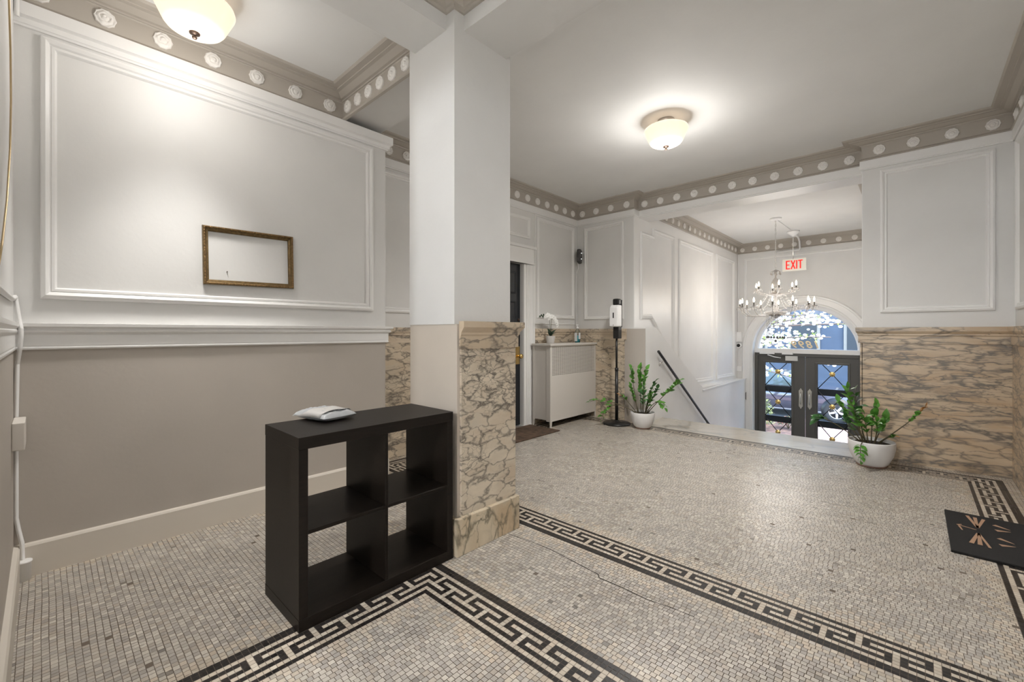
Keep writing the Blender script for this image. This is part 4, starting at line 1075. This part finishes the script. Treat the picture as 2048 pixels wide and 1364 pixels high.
tag(mb.build('cable_raceway', 'white'), 'white painted cable raceway crossing the chair rail above the outlet box', 'raceway', 'cable raceways in the near left corner')
mb = MB()
flat_duct(mb, [(-.0915, 3.252, .665), (-.0915, 3.252, .30), (-.085, 3.25, .25), (-.072, 3.235, .175), (-.070, 3.230, .08)], .017, .016, (0, -1, 0))
tag(mb.build('cable_raceway', 'white'), 'white painted cable raceway below the outlet box in the left corner', 'raceway', 'cable raceways in the near left corner')
mb = MB()
flat_duct(mb, [(-.097, 1.7, 1.352), (-.097, 2.4, 1.358), (-.097, 2.9, 1.365), (-.097, 3.24, 1.39)], .022, .012, (1, 0, 0))
tag(mb.build('cable_raceway', 'white'), 'white cable raceway running along the near left end wall', 'raceway', 'cable raceways in the near left corner')
mb = MB()
flat_duct(mb, [(-.088, 3.25, 2.95), (-.088, 3.205, 2.84), (-.088, 3.205, 2.755)], .018, .014, (0, -1, 0))
tag(mb.build('cable_raceway', 'white'), 'short white cable raceway by the cornice in the left corner', 'raceway', 'cable raceways in the near left corner')
mb = MB(); mb.box(-.0995, -.058, 3.02, 3.235, .672, .80); tag(mb.build('outlet_box', plain('aged_white_box', (.66, .62, .57), .45), None, .004), 'white surface box on the raceway in the left corner', 'outlet box')
mb = MB(); mb.lathe([(.026, 0), (.026, .085), (.030, .088), (.030, .095), (.018, .095)], (-.066, 3.205, .001), 16)
tag(mb.build('pipe_collar', 'white'), 'white painted collar where the raceway meets the floor', 'pipe collar')
mb = MB(); mb.tube([(-.085, 2.36, 2.60), (-.085, 2.411, 2.424), (-.085, 2.516, 2.289), (-.085, 2.553, 2.113), (-.085, 2.48, 1.9), (-.085, 2.283, 1.672), (-.085, 2.042, 1.5), (-.085, 1.869, 1.406)], .003, 8)
tag(mb.build('brass_wire', plain('brass_wire_metal', (.55, .42, .24), .3, metal=.8)), 'thin brass wire looping down the near left wall', 'wire')

# ------------------------------------------------------------ outside
ST = -1.50
g = MB(); g.box(10.6, 12.4, -12, 14, ST - .1, -1.40)
struct(g.build('trim_28', plain('pale_concrete', (.42, .39, .36), .8, var=.1, vscale=2)), 'pale concrete walk outside the entrance doors', 'path')
m, nt, p = new_mat('pink_brick_paving')
br = nt.nodes.new('ShaderNodeTexBrick'); br.inputs['Scale'].default_value = 5; br.inputs['Color1'].default_value = (.42, .25, .21, 1); br.inputs['Color2'].default_value = (.50, .33, .28, 1); br.inputs['Mortar'].default_value = (.30, .24, .21, 1)
tc = nt.nodes.new('ShaderNodeTexCoord'); nt.links.new(tc.outputs['Object'], br.inputs['Vector']); nt.links.new(br.outputs['Color'], p.inputs['Base Color']); p.inputs['Roughness'].default_value = .8
g = MB(); g.box(12.4, 15.6, -12, 14, ST - .1, -1.41)
struct(g.build('trim_29', m), 'pink brick sidewalk along the street', 'sidewalk')
g = MB(); g.box(15.6, 40, -20, 24, ST - .2, ST)
struct(g.build('trim_30', plain('grey_asphalt', (.16, .16, .165), .85, var=.15, vscale=1.5)), 'grey asphalt street', 'street')
# planting bed
random.seed(5)
g = MB(); g.box(12.6, 14.3, 2.15, 3.95, -1.41, -1.36); tag(g.build('planting_bed', plain('mulch', (.12, .07, .05), .95, var=.5, vscale=12)), 'mulched planting bed beside the brick sidewalk', 'planting bed')
def bush(name, c, r, h, nleaf, mats, label, cat, group=None):
    t = empty(name, (c[0], c[1], c[2])); tag(t, label, cat, group)
    mb = MB()
    for k in range(9):
        a = random.uniform(0, 2 * PI); mb.tube([(0, 0, 0), (.3 * r * math.cos(a), .3 * r * math.sin(a), h * .5), (.8 * r * math.cos(a), .8 * r * math.sin(a), h * .85)], .008, 5)
    mb.build('stems', 'zz_stem', t)
    ms = [MB() for _ in mats]
    for k in range(nleaf):
        a = random.uniform(0, 2 * PI); e = random.uniform(-.2, 1) * PI / 2; rr_ = random.uniform(.6, 1)
        p_ = Vector((r * rr_ * math.cos(a) * math.cos(e), r * rr_ * math.sin(a) * math.cos(e), h * .45 + h * .55 * rr_ * math.sin(e)))
        d = Vector((random.uniform(-1, 1), random.uniform(-1, 1), random.uniform(-.3, 1))).normalized()
        leaf_geo(random.choice(ms), p_, p_ + d * random.uniform(.05, .09), .035, n=3)
    for i, mm_ in enumerate(ms): mm_.build('foliage', mats[i], t)
M['yellow_leaf'] = plain('yellow_green_leaf', (.34, .38, .12), .6, var=.3)
M['olive_leaf'] = plain('olive_leaf', (.13, .17, .07), .6, var=.3)
M['red_leaf'] = plain('reddish_leaf', (.32, .10, .08), .6, var=.3)
M['lime_leaf'] = plain('lime_leaf', (.36, .52, .06), .5, var=.2)
bush('shrub', (13.85, 3.25, -1.355), .36, .75, 700, ['yellow_leaf', 'olive_leaf'], 'round yellow green shrub in the planting bed', 'shrub')
bush('shrub', (12.98, 3.02, -1.355), .33, .38, 420, ['yellow_leaf', 'red_leaf', 'olive_leaf'], 'low reddish shrub in front of the yellow shrub', 'shrub')
bush('shrub', (13.45, 2.45, -1.355), .27, .30, 300, ['red_leaf', 'olive_leaf'], 'small reddish shrub at the edge of the bed', 'shrub')

# parked car
t = empty('car', (16.9, 3.1, ST)); tag(t, 'dark parked car seen through the entrance doors', 'car')
M['car_paint'] = plain('dark_slate_car_paint', (.05, .05, .07), .15, **{'Coat Weight': 1.0})
M['car_glass'] = plain('car_window_glass', (.05, .07, .07), .03)
body = [(-2.15, .42), (-2.20, .62), (-2.05, .78), (-1.2, .92), (-.62, .98), (.05, 1.40), (.45, 1.47), (1.25, 1.45), (1.95, 1.05), (2.35, .98), (2.42, .60), (2.35, .38), (1.85, .30), (-1.7, .30)]
def carsec(scale_fn):
    vs = []; n = len(body); xs = [-.88, -.80, -.62, .62, .80, .88]
    for x in xs:
        for (y, z) in body:
            k = 1.0
            if abs(x) > .85: zz_ = .30 + (min(z, .95) - .30) * .90; yy = y * .985
            elif abs(x) > .7: zz_ = min(z, 1.03) if z > 1.03 else z; yy = y
            else: zz_ = z; yy = y
            vs.append((x if z < 1.0 else x * .86, yy, zz_))
    fs = [tuple(range(n))[::-1], tuple(range(5 * n, 6 * n))]
    for i in range(5):
        for k in range(n): fs.append((i * n + k, i * n + (k + 1) % n, (i + 1) * n + (k + 1) % n, (i + 1) * n + k))
    return vs, fs
mb = MB(); vs, fs = carsec(None); mb.add(vs, fs, 0, True); mb.build('body', 'car_paint', t)
mb = MB()
for s in (-1, 1):
    x = s * .70
    mb.add([(s * .795, -.50, 1.0), (s * .60, .10, 1.375), (s * .60, .62, 1.40), (s * .79, .62, 1.0)], [(0, 1, 2, 3)]); mb.add([(s * .79, .70, 1.0), (s * .60, .70, 1.40), (s * .60, 1.20, 1.38), (s * .79, 1.62, 1.02)], [(0, 1, 2, 3)])
mb.add([(-.66, -.66, .985), (.66, -.66, .985), (.55, .02, 1.40), (-.55, .02, 1.40)], [(0, 1, 2, 3)])
o = mb.build('windows', 'car_glass', t); sd = o.modifiers.new('solid', 'SOLIDIFY'); sd.thickness = .02; sd.offset = 0
for y in (-1.42, 1.42):
    for s in (-1, 1):
        mb = MB(); mb.lathe([(.20, -.11), (.30, -.11), (.33, -.09), (.33, .09), (.30, .11), (.20, .11)], n=28, close=True)
        wh = mb.xform(Matrix.Translation((s * .80, y, .33)) @ Matrix.Rotation(PI / 2, 4, 'Y')).build('wheel', plain('tyre_rubber', (.02, .02, .02), .8), t)
        mb = MB(); mb.lathe([(.205, -.1), (.205, .1), (.19, .09), (.19, -.09)], n=28, close=True)
        for k in range(5):
            a = 2 * PI * k / 5; c_, s_ = math.cos(a), math.sin(a)
            mb.prism([(.03 * s_ + .04 * c_, -.03 * c_ + .04 * s_), (.025 * s_ + .2 * c_, -.025 * c_ + .2 * s_), (-.025 * s_ + .2 * c_, .025 * c_ + .2 * s_), (-.03 * s_ + .04 * c_, .03 * c_ + .04 * s_)], 'z', .06, .09)
            mb.prism([(.03 * s_ + .04 * c_, -.03 * c_ + .04 * s_), (.025 * s_ + .2 * c_, -.025 * c_ + .2 * s_), (-.025 * s_ + .2 * c_, .025 * c_ + .2 * s_), (-.03 * s_ + .04 * c_, .03 * c_ + .04 * s_)], 'z', -.09, -.06)
        mb.lathe([(.06, -.10), (.06, .10), (.001, .101)], n=14)
        mb.xform(Matrix.Translation((s * .80, y, .33)) @ Matrix.Rotation(PI / 2, 4, 'Y')).build('wheel_rim', plain('alloy_rim', (.62, .60, .58), .3, metal=.5), wh)
        mb = MB(); mb.lathe([(.39, -.01), (.39, .01), (.001, .01), (.001, -.01)], n=28); mb.xform(Matrix.Translation((s * .875, y, .36)) @ Matrix.Rotation(PI / 2, 4, 'Y')).build('wheel_arch', 'black', t)
mb = MB(); mb.ball((-.95, -.45, 1.0), .09, 8, sz=.7); mb.build('mirror', 'car_paint', t)
mb = MB(); mb.box(-.75, -.5, -2.17, -2.08, .62, .74); mb.build('headlight', plain('headlight_lens', (.7, .7, .7), .1), t)
mb = MB(); mb.box(.5, .75, -2.17, -2.08, .62, .74); mb.build('headlight', plain('headlight_lens', (.7, .7, .7), .1), t)

# buildings across the street
M['pane_dark'] = plain('dark_window_pane', (.03, .035, .04), .45, spec=.3)
def building(x, y0, y1, h, mat, label, ny, nz, zb=0.9):
    t = empty('building', (x, (y0 + y1) / 2, ST)); tag(t, label, 'building')
    L = y1 - y0
    mb = MB(); mb.box(0, 4, -L / 2, L / 2, 0, h); mb.build('facade', mat, t)
    for j in range(nz):
        for i in range(ny):
            y = -L / 2 + L * (i + .5) / ny; z = zb + j * 2.9
            mb = MB(); mb.box(-.06, .02, y - .62, y + .62, z - .08, z + 1.78); f = mb.build('window_frame', plain('cream_window_frame', (.20, .18, .15), .6), t)
            mb = MB(); mb.box(-.09, -.06, y - .5, y + .5, z + .05, z + 1.65); mb.build('pane', 'pane_dark', f)
building(24.0, -1.5, 9.0, 9.0, plain('blue_grey_facade', (.045, .06, .085), .8, var=.1), 'blue grey building across the street', 5, 3, 1.6)
building(23.6, -9.0, -1.7, 8.0, plain('purple_brick_facade', (.075, .042, .04), .85, var=.15), 'brown brick building across the street on the right', 4, 3, 1.3)
building(24.0, 9.2, 18, 8.5, plain('tan_facade', (.2, .165, .13), .85, var=.1), 'tan building across the street on the left', 4, 3, 1.3)

# blossoming tree on the sidewalk
random.seed(9)
t = empty('blossom_tree', (13.6, 4.5, -1.409)); tag(t, 'tree full of white blossom filling the arched window', 'tree')
mb = MB(); mb.tube([(0, 0, 0), (.05, -.05, 1.2), (0, -.1, 2.2), (.1, -.3, 3.2)], [.14, .11, .09, .06], 10); mb.build('trunk', plain('tree_bark', (.10, .08, .07), .9), t)
mb = MB(); tips = []
for k in range(26):
    z0 = random.uniform(1.6, 3.2); a = random.uniform(-2.6, -.5); L = random.uniform(1.5, 4.6)
    p0 = Vector((0, -.1, z0)); p3 = p0 + Vector((math.cos(a) * L * .5, math.sin(a) * L, random.uniform(-.2, 1.0))); p1 = (p0 + p3) / 2 + Vector((0, 0, random.uniform(.1, .5)))
    pts = [bez(p0, p1, p3, i / 10) for i in range(11)]; mb.tube(pts, [.035 * (1 - i / 11) + .006 for i in range(11)], 5)
    for i in range(38): f = random.uniform(.15, 1); tips.append(bez(p0, p1, p3, f))
mb.build('branches', plain('grey_branch', (.16, .12, .10), .9), t)
mw = MB(); ml = MB()
for p_ in tips:
    for q in range(2):
        c_ = p_ + Vector((random.gauss(0, .09), random.gauss(0, .09), random.gauss(0, .07)))
        if random.random() < .62:
            d = Vector((random.uniform(-1, 1), random.uniform(-1, 1), random.uniform(-1, 1))).normalized(); r = random.uniform(.03, .055); mw.ball(c_, r, 4, sz=.7)
        else:
            d = Vector((random.uniform(-1, 1), random.uniform(-1, 1), random.uniform(-.5, 1))).normalized(); leaf_geo(ml, c_, c_ + d * .09, .05, n=3)
tag(mw.build('blossom', plain('white_blossom', (.86, .84, .82), .7), t), kind='stuff')
tag(ml.build('foliage', 'lime_leaf', t), kind='stuff')
